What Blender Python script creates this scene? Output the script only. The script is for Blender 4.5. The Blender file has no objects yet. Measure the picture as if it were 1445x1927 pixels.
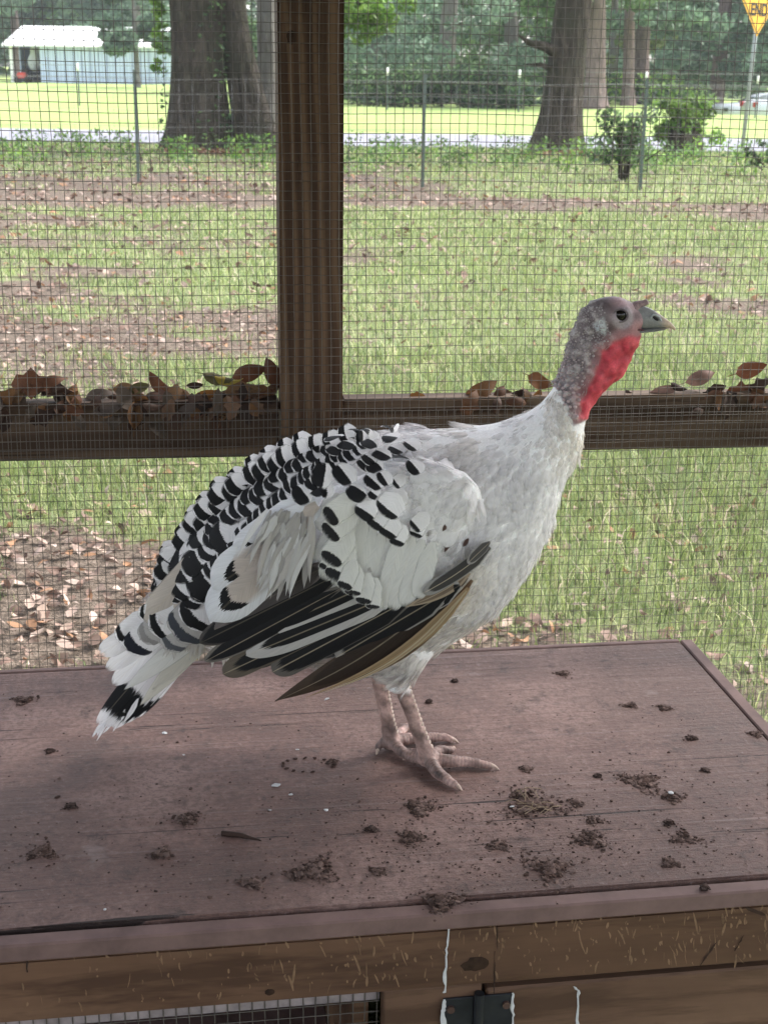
import bpy, bmesh, math, random
import numpy as np
from mathutils import Vector, Matrix
from mathutils.bvhtree import BVHTree
random.seed(7); rng = np.random.default_rng(7)
R = math.radians
S = bpy.context.scene
COL = S.collection

# ------------------------------------------------------------------ camera
CH, PITCH, ROLL, FPX = 1.27, R(17.6), R(0.8), 2600.0
Fv = np.array([0, math.cos(PITCH), -math.sin(PITCH)])
U0 = np.array([0, math.sin(PITCH), math.cos(PITCH)]); R0 = np.array([1., 0, 0])
Rv = R0*math.cos(ROLL) + U0*math.sin(ROLL); Uv = U0*math.cos(ROLL) - R0*math.sin(ROLL)
CAM = np.array([0, 0, CH])
cd = bpy.data.cameras.new('camera'); cam = bpy.data.objects.new('camera', cd); COL.objects.link(cam)
cam.matrix_world = Matrix(((Rv[0], Uv[0], -Fv[0], 0), (Rv[1], Uv[1], -Fv[1], 0), (Rv[2], Uv[2], -Fv[2], CH), (0, 0, 0, 1)))
cd.sensor_fit = 'VERTICAL'; cd.sensor_height = 36; cd.lens = FPX/1927*36
cd.clip_start = 0.05; cd.clip_end = 2000
cd.dof.use_dof = True; cd.dof.focus_distance = 1.62; cd.dof.aperture_fstop = 20
S.camera = cam
# ------------------------------------------------------------------ light
SUN_EL, SUN_AZ = R(50), R(62)      # azimuth from +Y towards +X
w = bpy.data.worlds.new("World"); S.world = w; w.use_nodes = True
nt = w.node_tree; bg = nt.nodes['Background']
sk = nt.nodes.new('ShaderNodeTexSky'); sk.sky_type = 'NISHITA'; sk.sun_disc = False
sk.sun_elevation = SUN_EL; sk.sun_rotation = SUN_AZ; sk.air_density = 1.0; sk.dust_density = 3.0; sk.ozone_density = 1.0
hs = nt.nodes.new('ShaderNodeHueSaturation'); hs.inputs['Saturation'].default_value = .4      # thin white overcast
nt.links.new(sk.outputs[0], hs.inputs['Color']); nt.links.new(hs.outputs[0], bg.inputs[0]); bg.inputs[1].default_value = 0.15
ld = bpy.data.lights.new('sun', 'SUN'); ld.energy = 1.5; ld.angle = R(22); ld.color = (1, .96, .9)
lo = bpy.data.objects.new('sun', ld); COL.objects.link(lo)
sd = Vector((math.sin(SUN_AZ)*math.cos(SUN_EL), math.cos(SUN_AZ)*math.cos(SUN_EL), math.sin(SUN_EL)))
lo.rotation_euler = sd.to_track_quat('Z', 'Y').to_euler()
S.view_settings.view_transform = 'Standard'; S.view_settings.look = 'None'
S.view_settings.exposure = 1.97; S.view_settings.gamma = 1; S.view_settings.use_curve_mapping = False

# ------------------------------------------------------------------ geometry helpers
def ray(px, py):
    d = Fv + Rv*((px-722.5)/FPX) + Uv*((963.5-py)/FPX)
    return d
def at_y(px, py, y):
    d = ray(px, py); return CAM + d*(y/d[1])
def at_z(px, py, z):
    d = ray(px, py); return CAM + d*((z-CH)/d[2])
def at_plane(px, py, p0, n):
    d = ray(px, py); return CAM + d*(np.dot(np.array(p0)-CAM, n)/np.dot(d, n))
def gp(px, dist, z=0.0):           # ground point below image column px at depth y=dist
    d = ray(px, 200); return np.array([d[0]/d[1]*dist, dist, z])
def project(P):
    q = np.asarray(P)-CAM; z = q@Fv
    return 722.5+FPX*(q@Rv)/z, 963.5-FPX*(q@Uv)/z

def link(o, parent=None):
    COL.objects.link(o)
    if parent: o.parent = parent
    return o
def tag(o, label=None, cat=None, group=None, kind=None):
    if label: o['label'] = label
    if cat: o['category'] = cat
    if group: o['group'] = group
    if kind: o['kind'] = kind
    return o
def empty(name, loc=(0, 0, 0), rz=0.0):
    o = bpy.data.objects.new(name, None); o.location = loc; o.rotation_euler = (0, 0, rz); o.empty_display_size = .1
    return link(o)
def mk(name, verts, faces, mat, parent=None, smooth=True, cols=None, attrs=None):
    me = bpy.data.meshes.new(name)
    V = np.asarray(verts, dtype=np.float32).reshape(-1, 3)
    if isinstance(faces, np.ndarray):
        n, k = faces.shape
        me.vertices.add(len(V)); me.vertices.foreach_set('co', V.ravel())
        me.loops.add(n*k); me.loops.foreach_set('vertex_index', faces.astype(np.int32).ravel())
        me.polygons.add(n); me.polygons.foreach_set('loop_start', np.arange(0, n*k, k, dtype=np.int32))
        me.update(calc_edges=True); me.validate()
    else:
        me.from_pydata(V.tolist(), [], faces); me.update()
    if smooth: me.polygons.foreach_set('use_smooth', np.ones(len(me.polygons), bool))
    if cols is not None:
        a = me.color_attributes.new('Col', 'FLOAT_COLOR', 'POINT')
        c = np.ones((len(V), 4), np.float32); c[:, :3] = cols; a.data.foreach_set('color', c.ravel())
    for k, arr in (attrs or {}).items():
        a = me.attributes.new(k, 'FLOAT_VECTOR', 'POINT'); a.data.foreach_set('vector', np.asarray(arr, np.float32).ravel())
    if mat: me.materials.append(mat)
    return link(bpy.data.objects.new(name, me), parent)
def bmobj(name, bm, mat, parent=None, smooth=False):
    me = bpy.data.meshes.new(name); bmesh.ops.recalc_face_normals(bm, faces=bm.faces); bm.to_mesh(me); bm.free()
    if smooth:
        for p in me.polygons: p.use_smooth = True
    me.materials.append(mat)
    return link(bpy.data.objects.new(name, me), parent)
def box(name, a, b, mat, parent=None, bev=0.002, seg=1, warp=0.0):
    bm = bmesh.new(); bmesh.ops.create_cube(bm, size=1)
    a = np.minimum(a, b), np.maximum(a, b)
    lo_, hi = a
    for v in bm.verts: v.co = Vector([lo_[i]+(v.co[i]+.5)*(hi[i]-lo_[i]) for i in range(3)])
    if bev: bmesh.ops.bevel(bm, geom=bm.edges[:], offset=bev, segments=seg, affect='EDGES')
    return bmobj(name, bm, mat, parent)
def tube(path, rad, n=8, cap=True):
    path = np.asarray(path, float); rad = np.broadcast_to(np.asarray(rad, float), (len(path),))
    t = np.gradient(path, axis=0); t /= np.linalg.norm(t, axis=1)[:, None]+1e-12
    ref = np.array([0, 0, 1.]) if abs(t[0][2]) < .9 else np.array([1., 0, 0])
    V = []; 
    for i in range(len(path)):
        u = np.cross(t[i], ref); u /= np.linalg.norm(u)+1e-12; v = np.cross(t[i], u); ref = -np.cross(t[i], u) if False else ref
        for k in range(n):
            a = 2*math.pi*k/n; V.append(path[i]+rad[i]*(math.cos(a)*u+math.sin(a)*v))
    F = [[i*n+k, i*n+(k+1) % n, (i+1)*n+(k+1) % n, (i+1)*n+k] for i in range(len(path)-1) for k in range(n)]
    if cap: F += [list(range(n))[::-1], [(len(path)-1)*n+k for k in range(n)]]
    return V, F
def merge(parts):
    V, F = [], []
    for v, f in parts:
        b = len(V); V += list(v); F += [[i+b for i in q] for q in f]
    return V, F
def catmull(P, m):
    P = np.asarray(P, float); Q = np.vstack([2*P[0]-P[1], P, 2*P[-1]-P[-2]]); out = []
    for i in range(1, len(Q)-2):
        for t in np.linspace(0, 1, m, endpoint=False):
            a, b, c, d = Q[i-1:i+3]
            out.append(.5*((2*b)+(-a+c)*t+(2*a-5*b+4*c-d)*t*t+(-a+3*b-3*c+d)*t**3))
    out.append(P[-1]); return np.array(out)
_ph = rng.uniform(0, 6.28, (6, 24)); _dr = rng.normal(size=(6, 24, 3)); _dr /= np.linalg.norm(_dr, axis=2)[:, :, None]
def snoise(P, f, k=0):
    """smooth pseudo noise about -1..1"""
    P = np.atleast_2d(P); out = 0
    for j in range(24): out = out + np.sin(P@_dr[k, j]*f*(0.6+.05*j)+_ph[k, j])
    return out/4.2

# ------------------------------------------------------------------ material helpers
def M(name, rough=.8, spec=.3):
    m = bpy.data.materials.new(name); m.use_nodes = True
    b = m.node_tree.nodes['Principled BSDF']; b.inputs['Roughness'].default_value = rough
    b.inputs['Specular IOR Level'].default_value = spec
    return m, m.node_tree, b
def N(nt, typ, **kw):
    n = nt.nodes.new(typ)
    for k, v in kw.items():
        if k in n.inputs.keys(): n.inputs[k].default_value = v
        else: setattr(n, k, v)
    return n
def L(nt, a, b): nt.links.new(a, b)
def coords(nt, scale=(1, 1, 1), kind='Object', loc=(0, 0, 0)):
    tc = nt.nodes.new('ShaderNodeTexCoord'); mp = nt.nodes.new('ShaderNodeMapping')
    mp.inputs['Scale'].default_value = scale; mp.inputs['Location'].default_value = loc
    L(nt, tc.outputs[kind], mp.inputs[0]); return mp.outputs[0]
def noise(nt, vec, scale=5, detail=4, rough=.6, dist=0.0):
    n = nt.nodes.new('ShaderNodeTexNoise'); n.inputs['Scale'].default_value = scale; n.inputs['Detail'].default_value = detail
    n.inputs['Roughness'].default_value = rough; n.inputs['Distortion'].default_value = dist; L(nt, vec, n.inputs['Vector']); return n.outputs['Fac']
def ramp(nt, fac, stops):
    r = nt.nodes.new('ShaderNodeValToRGB'); L(nt, fac, r.inputs[0]); e = r.color_ramp.elements
    while len(e) < len(stops): e.new(.5)
    for i, (p, c) in enumerate(stops):
        e[i].position = p; e[i].color = (c, c, c, 1) if isinstance(c, (int, float)) else (*c, 1)
    return r.outputs[0]
def mix(nt, fac, a, b, typ='MIX'):
    m = nt.nodes.new('ShaderNodeMix'); m.data_type = 'RGBA'; m.blend_type = typ
    for k, s, x in ((0, m.inputs[0], fac), (1, m.inputs[6], a), (2, m.inputs[7], b)):
        if hasattr(x, 'is_linked'): L(nt, x, s)
        elif isinstance(x, (int, float)): s.default_value = x if k == 0 else (x, x, x, 1)
        else: s.default_value = (*x, 1)
    return m.outputs[2]
def math_(nt, op, a, b=0.0, c=0.0):
    m = nt.nodes.new('ShaderNodeMath'); m.operation = op
    for s, x in zip(m.inputs, (a, b, c)):
        if hasattr(x, 'is_linked'): L(nt, x, s)
        else: s.default_value = x
    return m.outputs[0]
def bump(nt, b, h, strength=.3, dist=.01):
    n = nt.nodes.new('ShaderNodeBump'); n.inputs['Strength'].default_value = strength; n.inputs['Distance'].default_value = dist
    L(nt, h, n.inputs['Height']); L(nt, n.outputs[0], b.inputs['Normal'])
def plain(name, col, rough=.6, spec=.4, metal=0.0, var=.15, scale=30, bs=.2):
    m, t, b = M(name, rough, spec); b.inputs['Metallic'].default_value = metal
    v = coords(t); f = noise(t, v, scale, 4)
    L(t, mix(t, ramp(t, f, [(.3, 0), (.7, 1)]), tuple(c*(1-var) for c in col), tuple(min(1, c*(1+var)) for c in col)), b.inputs['Base Color'])
    if bs: bump(t, b, f, bs, .002)
    return m
def wood(name, c_dark, c_mid, c_light, axis=0, freq=60, rough=.75, crack=.5, seed=0.0, patch=None, rings=0, stretch=14):
    """grain running along local axis"""
    m, t, b = M(name, rough, .25)
    sc = [1.0, 1.0, 1.0]; sc[axis] = 1.0/stretch
    v = coords(t, tuple(s*freq/10 for s in sc), loc=(seed, seed*.7, seed*1.3))
    f1 = noise(t, v, 2.2, 6, .62, .6); f2 = noise(t, v, 9, 5, .7, .2)
    v3 = coords(t, (3, 3, 3), loc=(seed, 0, 0)); f3 = noise(t, v3, 3, 6, .6)
    c = ramp(t, f1, [(.3, c_dark), (.5, c_mid), (.72, c_light)])
    c = mix(t, ramp(t, f2, [(.38, .8), (.5, 0)]), c, c_dark)
    c = mix(t, ramp(t, f3, [(.4, 0), (.72, .5)]), c, patch or c_mid)
    if rings:
        scr = [1.0, 1.0, 1.0]; scr[axis] = .10
        vr_ = coords(t, tuple(scr), loc=(seed, 0, 0)); nr_ = noise(t, vr_, 9, 2, .45)
        sx_ = t.nodes.new('ShaderNodeSeparateXYZ'); L(t, coords(t), sx_.inputs[0]); cr_ = sx_.outputs[0 if axis == 2 else 2]
        rg_ = math_(t, 'SINE', math_(t, 'ADD', math_(t, 'MULTIPLY', cr_, rings), math_(t, 'MULTIPLY', nr_, 38.0)))
        c = mix(t, ramp(t, math_(t, 'ADD', math_(t, 'MULTIPLY', rg_, .5), .5), [(.15, .55), (.55, 0)]), c, tuple(x*.8 for x in c_dark)); c = mix(t, ramp(t, math_(t, 'ADD', math_(t, 'MULTIPLY', rg_, .5), .5), [(.7, 0), (.95, .35)]), c, c_light)
    sc2 = [1.0, 1.0, 1.0]; sc2[axis] = .03
    v4 = coords(t, tuple(s*freq*1.2 for s in sc2), loc=(seed*2, 1, 3)); f4 = noise(t, v4, 1.0, 3, .55)
    ck = ramp(t, f4, [(.30, 1), (.36, 0)])
    c = mix(t, math_(t, 'MULTIPLY', ck, crack), c, tuple(x*.25 for x in c_dark))
    L(t, c, b.inputs['Base Color'])
    h = math_(t, 'ADD', math_(t, 'MULTIPLY', f1, .5), math_(t, 'ADD', math_(t, 'MULTIPLY', f2, .4), math_(t, 'MULTIPLY', ck, -crack*1.2)))
    bump(t, b, h, .55, .003)
    return m
def vcol_mat(name, rough=.7, spec=.25, trans=0.0, bscale=0, bstr=.3, bdist=.002, nvar=.12, nscale=8):
    m, t, b = M(name, rough, spec)
    a = t.nodes.new('ShaderNodeAttribute'); a.attribute_name = 'Col'
    f = noise(t, coords(t), nscale, 4)
    c = mix(t, 1.0, a.outputs['Color'], ramp(t, f, [(.25, 1-nvar), (.75, 1+nvar)]), 'MULTIPLY')
    L(t, c, b.inputs['Base Color'])
    if bscale: bump(t, b, noise(t, coords(t), bscale, 4), bstr, bdist)
    if trans:
        tr = t.nodes.new('ShaderNodeBsdfTranslucent'); L(t, c, tr.inputs[0]); ms = t.nodes.new('ShaderNodeMixShader')
        ms.inputs[0].default_value = trans; L(t, b.outputs[0], ms.inputs[1]); L(t, tr.outputs[0], ms.inputs[2])
        L(t, ms.outputs[0], t.nodes['Material Output'].inputs[0])
    return m
MAT_LEAF = vcol_mat('leaf', .55, .35, .35, nvar=.2, nscale=1.5)
MAT_DEAD = vcol_mat('dead_leaf', .7, .25, .2, nvar=.35, nscale=60)
MAT_CRUMB = vcol_mat('crumb', .95, .1, 0, bscale=400, bstr=.6, nvar=.3, nscale=200)

# ================================================================== GROUND
def hgt(x, y):
    """terrain height"""
    y = np.asarray(y, float)
    z = np.clip((y-32)/53, 0, 1)**1.2*.56 + np.clip((y-85)/200, 0, 1)*1.0
    sx = np.clip((np.asarray(x, float)/np.maximum(y, 1)-.20)/.035, 0, 1); z = z*(1-.6*sx) - sx*np.clip((y-50)/9, 0, 1)*.85
    z = z + .012*np.sin(np.asarray(x)*1.9+y*.7)+.01*np.sin(y*2.3+1)
    z = z + .04*np.exp(-((y-18.5)/2.5)**2)*np.clip(y-15, 0, 1)          # soft bank before the road
    return z
def gdens(x, y):
    """how grassy the lawn is (0 bare / 1 thick)"""
    P = np.stack([x, y, x*0], -1).reshape(-1, 3)
    n = snoise(P, 1.9, 1)*.34+snoise(P, 6.0, 2)*.40
    side = np.clip((x.ravel()/np.maximum(y.ravel(), 1)+.10)*2.0, -.10, .30)
    track = np.exp(-((y.ravel()-14.6)/.75)**2)*1.5
    litter = np.exp(-((y.ravel()-16.6)/1.2)**2)*.45
    near = np.exp(-((y.ravel()-2.9)/.8)**2)*(.44+.3*np.clip(x.ravel(), 0, 1))
    ny = y.ravel()
    dirt_l = np.exp(-((ny-7.0)/1.1)**2-((x.ravel()+2.15)/.6)**2)*.75+np.exp(-((ny-11.8)/1.8)**2-((x.ravel()+2.6)/2.4)**2)*.2
    return (.68+n*.74+.95*np.exp(-((ny-4.5)/.75)**2)+side-track-litter-near-dirt_l+np.clip((ny-24)/3, 0, 1)*2).reshape(np.shape(x))
gx = np.concatenate([np.linspace(-400, -30, 25), np.linspace(-28, 28, 150), np.linspace(30, 400, 25)])
gy = np.concatenate([np.linspace(-30, 2, 12), np.linspace(2.2, 30, 200), np.linspace(31, 110, 60), np.linspace(115, 700, 25)])
X, Y = np.meshgrid(gx, gy); Z = hgt(X, Y)
dn = np.clip(gdens(X, Y), 0, 1)
nx, ny = len(gx), len(gy)
idx = np.arange(nx*ny).reshape(ny, nx)
Fq = np.stack([idx[:-1, :-1], idx[:-1, 1:], idx[1:, 1:], idx[1:, :-1]], -1).reshape(-1, 4)
m, t, b = M('ground', .95, .1)
at = t.nodes.new('ShaderNodeAttribute'); at.attribute_name = 'Col'
v = coords(t)
n1 = noise(t, v, 9, 8, .7); n2 = noise(t, v, 45, 6, .7); n3 = noise(t, v, .25, 4, .6); n4 = noise(t, v, 110, 4, .6)
soil = ramp(t, n2, [(.3, (.06, .047, .036)), (.48, (.135, .107, .085)), (.62, (.22, .175, .14)), (.78, (.33, .27, .22))])
green = ramp(t, n2, [(.3, (.12, .13, .07)), (.5, (.20, .23, .11)), (.75, (.33, .36, .19))])
far_sunlit = ramp(t, n3, [(.3, (.24, .34, .105)), (.7, (.33, .40, .15))])  # brighter far green: sunlight on the far lawn put into the colour
sep = t.nodes.new('ShaderNodeSeparateColor'); L(t, at.outputs['Color'], sep.inputs[0])
f = math_(t, 'ADD', sep.outputs[0], math_(t, 'MULTIPLY', math_(t, 'SUBTRACT', n1, .5), 1.6))
c = mix(t, ramp(t, f, [(.42, 0), (.6, 1)]), soil, green)
c = mix(t, sep.outputs[1], c, far_sunlit)
L(t, c, b.inputs['Base Color']); bump(t, b, math_(t, 'ADD', n2, n4), .8, .02)
cc = np.stack([dn.ravel(), np.clip((Y.ravel()-29)/3, 0, 1), 0*dn.ravel()], -1)
ground = mk('ground', np.stack([X, Y, Z], -1).reshape(-1, 3), Fq, m, cols=cc)
tag(ground, 'grassy lawn with bare soil and leaf litter beyond the wire mesh', kind='structure')

# road
m, t, b = M('asphalt', .85, .25); v = coords(t); f1 = noise(t, v, 60, 4, .7); f2 = noise(t, v, .8, 5, .6)
L(t, mix(t, ramp(t, f2, [(.35, 0), (.65, 1)]), ramp(t, f1, [(.3, (.17, .172, .205)), (.7, (.22, .223, .265))]), (.24, .24, .28)), b.inputs['Base Color'])
bump(t, b, f1, .4, .01)
rx = np.linspace(-60, 60, 61); V, F_ = [], []
for i, x in enumerate(rx):
    cy = 28.4-.0004*x*x
    for dy in (-2.6, 0, 2.6): V.append((x, cy+dy, .035+float(hgt(x, cy+dy))+(.05 if dy == 0 else 0)))
for i in range(60):
    for k in range(2): a = i*3+k; F_.append([a, a+3, a+4, a+1])
road = mk('road', V, F_, m, smooth=False); tag(road, 'pale grey road crossing behind the big trees', kind='structure')
sol = road.modifiers.new('s', 'SOLIDIFY'); sol.thickness = .06; sol.offset = -1

# ------------------------------------------------------------------ grass blades
def blades(name, n, y0, y1, h0, h1, w0, w1, label, thresh=.45, power=1.0, xr=.43, tint=1.0):
    u = rng.random(n*3); y = (y0**power+(y1**power-y0**power)*u)**(1/power)
    x = rng.uniform(-1, 1, n*3)*(xr*y+.25)
    d = gdens(x, y)+rng.uniform(-.35, .35, n*3)
    keep = d > thresh; x, y, d = x[keep][:n], y[keep][:n], d[keep][:n]; k = len(x)
    cl = rng.integers(0, max(1, k//5), k); rr = .02*(y/5)
    z = hgt(x, y)-.004
    H = rng.uniform(h0, h1, k)*np.clip(.6+d*.5, .6, 1.3); W = rng.uniform(w0, w1, k)*(.5+y*.12)
    a = rng.uniform(0, 2*math.pi, k); lean = rng.uniform(.1, .9, k)*H; la = rng.uniform(0, 2*math.pi, k)
    dx, dy = np.cos(a)*W/2, np.sin(a)*W/2; lx, ly = np.cos(la)*lean, np.sin(la)*lean
    P0 = np.stack([x-dx, y-dy, z], -1); P1 = np.stack([x+dx, y+dy, z], -1)
    P2 = np.stack([x+dx*.8+lx*.35, y+dy*.8+ly*.35, z+H*.6], -1); P3 = np.stack([x-dx*.8+lx*.35, y-dy*.8+ly*.35, z+H*.6], -1)
    P4 = np.stack([x+lx, y+ly, z+H*rng.uniform(.75, 1, k)], -1)
    V = np.stack([P0, P1, P2, P3, P4], 1).reshape(-1, 3); bs = np.arange(k)*5
    T = np.concatenate([np.stack([bs, bs+1, bs+2], -1), np.stack([bs, bs+2, bs+3], -1), np.stack([bs+3, bs+2, bs+4], -1)])
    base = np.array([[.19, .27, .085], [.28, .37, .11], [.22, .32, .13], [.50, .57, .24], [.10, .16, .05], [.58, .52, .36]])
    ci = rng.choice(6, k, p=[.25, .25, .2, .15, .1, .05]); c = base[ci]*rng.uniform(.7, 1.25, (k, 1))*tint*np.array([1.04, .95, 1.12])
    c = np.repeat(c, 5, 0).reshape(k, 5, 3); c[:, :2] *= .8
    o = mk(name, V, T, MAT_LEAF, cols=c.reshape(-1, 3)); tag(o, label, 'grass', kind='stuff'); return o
blades('grass', 72000, 2.45, 6.5, .02, .10, .0018, .0042, 'short green grass sprouting through litter just beyond the mesh', power=1.3)
blades('grass', 76000, 6.0, 15.5, .03, .07, .0028, .0045, 'patchy green lawn in the middle distance beyond the mesh', power=1.5, tint=1.05)
blades('grass', 36000, 15.0, 25.3, .04, .09, .003, .006, 'taller bright weeds on the verge below the two big trees', thresh=.3, power=1.5, tint=1.15)

# ------------------------------------------------------------------ dead leaves
DEADC = np.array([[.22, .145, .115], [.28, .195, .155], [.14, .09, .07], [.35, .26, .215], [.10, .065, .05], [.27, .15, .085], [.38, .30, .255], [.22, .16, .13], [.30, .22, .175]])
def leaf_shape(length=1.0, width=.5, curl=.3, fold=.25, lobes=0.0, n=7, seed=0):
    r = random.Random(seed); V, F = [], []
    ws = [math.sin(math.pi*min(1, (i/(n-1))**.85))**.8*(1+lobes*math.sin(i*2.6)) for i in range(n)]
    for i in range(n):
        t_ = i/(n-1); x = (t_-.5)*length; zc = curl*length*(4*(t_-.5)**2)*.5+r.uniform(-.02, .02)*length
        hw = ws[i]*width*length/2+1e-4
        V += [(x, -hw, zc+fold*hw+r.uniform(-.03, .03)*length), (x, 0, zc), (x, hw, zc+fold*hw+r.uniform(-.03, .03)*length)]
    for i in range(n-1):
        a = i*3; F += [[a, a+3, a+4, a+1], [a+1, a+4, a+5, a+2]]
    # stalk
    b0 = len(V); e = V[1]
    V += [(e[0]-.22*length, -.012*length, e[2]-.03*length), (e[0]-.22*length, .012*length, e[2]-.03*length), (e[0]+.1*length, .012*length, e[2]+.004), (e[0]+.1*length, -.012*length, e[2]+.004)]
    F.append([b0, b0+1, b0+2, b0+3])
    return np.array(V), F
PROTO = [leaf_shape(1, random.uniform(.38, .62), random.uniform(-.5, .7), random.uniform(-.5, .6), random.choice([0, .12, .3]), seed=i) for i in range(14)]
PROTO_LO = [leaf_shape(1, random.uniform(.38, .62), random.uniform(-.5, .7), random.uniform(-.5, .6), 0, n=4, seed=i) for i in range(10)]
def rotm(a, b_, c_):
    return np.array(Matrix.Rotation(a, 3, 'Z') @ Matrix.Rotation(b_, 3, 'Y') @ Matrix.Rotation(c_, 3, 'X'))
def litter(name, n, y0, y1, s0, s1, label, seed=3, xr=.43, power=1.2, grow=0.0):
    g = np.random.default_rng(seed); V, F, C = [], [], []
    cnt = 0
    while cnt < n:
        y = (y0**power+(y1**power-y0**power)*g.random())**(1/power); x = g.uniform(-1, 1)*(xr*y+.25)
        if g.random() < np.clip(gdens(np.array([x]), np.array([y]))[0], 0, .85)*.9: continue
        v, f_ = PROTO_LO[g.integers(10)]; s = g.uniform(s0, s1)*(1+grow*y)
        p = (v*s)@rotm(g.uniform(0, 6.28), g.normal(0, .35), g.normal(0, .45)).T
        p = p-[0, 0, p[:, 2].min()*.8]; p = p+[x, y, float(hgt(x, y))+g.uniform(0, .02)]
        b0 = len(V)*0+sum_v[0]; sum_v[0] += len(v)
        V.append(p); F += [[i+b0 for i in q] for q in f_]; C.append(np.tile(DEADC[g.integers(9)]*g.uniform(.75, 1.25), (len(v), 1))); cnt += 1
    o = mk(name, np.vstack(V), np.array(F), MAT_DEAD, cols=np.vstack(C)); tag(o, label, 'leaf litter', kind='stuff')
sum_v = [0]; litter('leaf_litter', 5400, 2.75, 8, .018, .05, 'brown and pinkish dead leaves scattered under the thin near grass', 3)
sum_v = [0]; litter('leaf_litter', 6400, 8, 25, .035, .075, 'brown fallen leaves around the track and the foot of the trees', 5, power=1.5, grow=.02)
# the nearest leaves, one by one
LEAFM = []
for i in range(14):
    v, f_ = PROTO[i]
    for j in range(2):
        me = bpy.data.meshes.new('fallen_leaf'); me.from_pydata(v.tolist(), [], f_); me.materials.append(MAT_DEAD)
        for p in me.polygons: p.use_smooth = True
        a = me.color_attributes.new('Col', 'FLOAT_COLOR', 'POINT'); c = DEADC[(i*2+j) % 9]*random.uniform(.85, 1.35)
        a.data.foreach_set('color', np.tile([*c, 1], (len(v), 1)).astype(np.float32).ravel()); LEAFM.append(me)
COLW = ['brown', 'tan', 'dark brown', 'pale tan', 'blackish', 'orange', 'pinkish', 'grey brown', 'light brown']
done = 0
while done < 190:
    y = random.uniform(2.75, 4.4); x = random.uniform(-1, 1)*(.30*y+.1); k = random.randrange(28)
    zz = float(hgt(x, y))+.012+random.uniform(0, .02); px, py = project((x, y, zz))
    if py > 1258-.045*px or not (-10 < px < 1455) or (330 < px < 1010 and py > 880) or (735 < py < 866): continue
    o = bpy.data.objects.new('fallen_leaf', LEAFM[k]); s = random.uniform(.022, .060)
    o.scale = (s, s, s*random.uniform(.6, 1.2)); o.rotation_euler = (random.gauss(0, .5), random.gauss(0, .4), random.uniform(0, 6.28))
    o.location = (x, y, zz); link(o); done += 1
    size = 'small' if s < .033 else 'large' if s > .048 else 'mid-sized'
    where = ('by the left edge' if px < 90 else 'left of the tail' if px < 200 else 'just above the tail' if px < 330 else 'behind the bird' if px < 1010 else 'close right of the breast' if px < 1130 else 'right of the bird' if px < 1290 else 'near the right edge')
    dep = 'by the lid' if py > 1170-.045*px else 'farther out' if py > 1040 else 'under the rail'
    tag(o, f'{size} {COLW[k % 9 if False else ((k//2)*2+(k % 2)) % 9]} leaf on the ground {where}, {dep}', 'leaf', 'fallen leaves on the ground near the mesh')
# ================================================================== TREES
def leafcloud(name, centers, radii, n, size, palette, parent=None, flat=.6, mat=None, seed=0, zmin=None):
    g = np.random.default_rng(seed); centers = np.asarray(centers, float); radii = np.asarray(radii, float)
    w_ = radii**2; ci = g.choice(len(centers), n, p=w_/w_.sum())
    d = g.normal(size=(n, 3)); d /= np.linalg.norm(d, axis=1)[:, None]
    rr = radii[ci]*g.uniform(.25, 1, n)**.45*(1+.22*np.sin(d[:, 0]*5+ci)*np.cos(d[:, 1]*4+ci*2))
    P = centers[ci]+d*rr[:, None]*[1, 1, flat]
    if zmin is not None: P[:, 2] = np.maximum(P[:, 2], zmin+g.uniform(0, .3, n))
    s = g.uniform(size[0], size[1], n)
    a = g.normal(size=(n, 3)); a /= np.linalg.norm(a, axis=1)[:, None]
    bb = np.cross(a, g.normal(size=(n, 3))); bb /= np.linalg.norm(bb, axis=1)[:, None]
    a *= s[:, None]; bb *= (s*g.uniform(.3, .6, n))[:, None]
    V = np.stack([P-a, P+bb*.9-a*.1, P+a, P-bb*.9-a*.1+np.cross(a, bb)*.3/s[:, None]], 1).reshape(-1, 3)
    F = np.arange(n*4).reshape(n, 4)
    pal = np.asarray(palette); tone = g.uniform(.65, 1.3, len(centers))[ci]
    c = pal[g.integers(len(pal), size=n)]*tone[:, None]*g.uniform(.75, 1.25, (n, 1))
    return mk(name, V, F, mat or MAT_LEAF, parent, smooth=False, cols=np.repeat(c, 4, 0))
def bark(name, cols, scale=1.0, bs=1.0):
    m, t, b = M(name, .9, .15); v = coords(t, (4*scale, 4*scale, .8*scale)); f = noise(t, v, 3, 8, .68, .8)
    v2 = coords(t, (1, 1, 1)); f2 = noise(t, v2, 1.6, 5, .6)
    c = ramp(t, f, [(.3, cols[0]), (.5, cols[1]), (.7, cols[2])]); c = mix(t, ramp(t, f2, [(.45, 0), (.65, .75)]), c, cols[3])
    L(t, c, b.inputs['Base Color']); bump(t, b, f, bs, .14); return m
BARK_OAK = bark('bark_oak', [(.022, .017, .014), (.07, .058, .046), (.15, .125, .10), (.06, .063, .04)])
BARK_PINE = bark('bark_pine', [(.10, .075, .07), (.22, .165, .155), (.36, .27, .25), (.26, .19, .18)])
BARK_GREY = bark('bark_grey', [(.11, .10, .09), (.22, .20, .18), (.32, .30, .28), (.20, .20, .17)])
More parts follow.
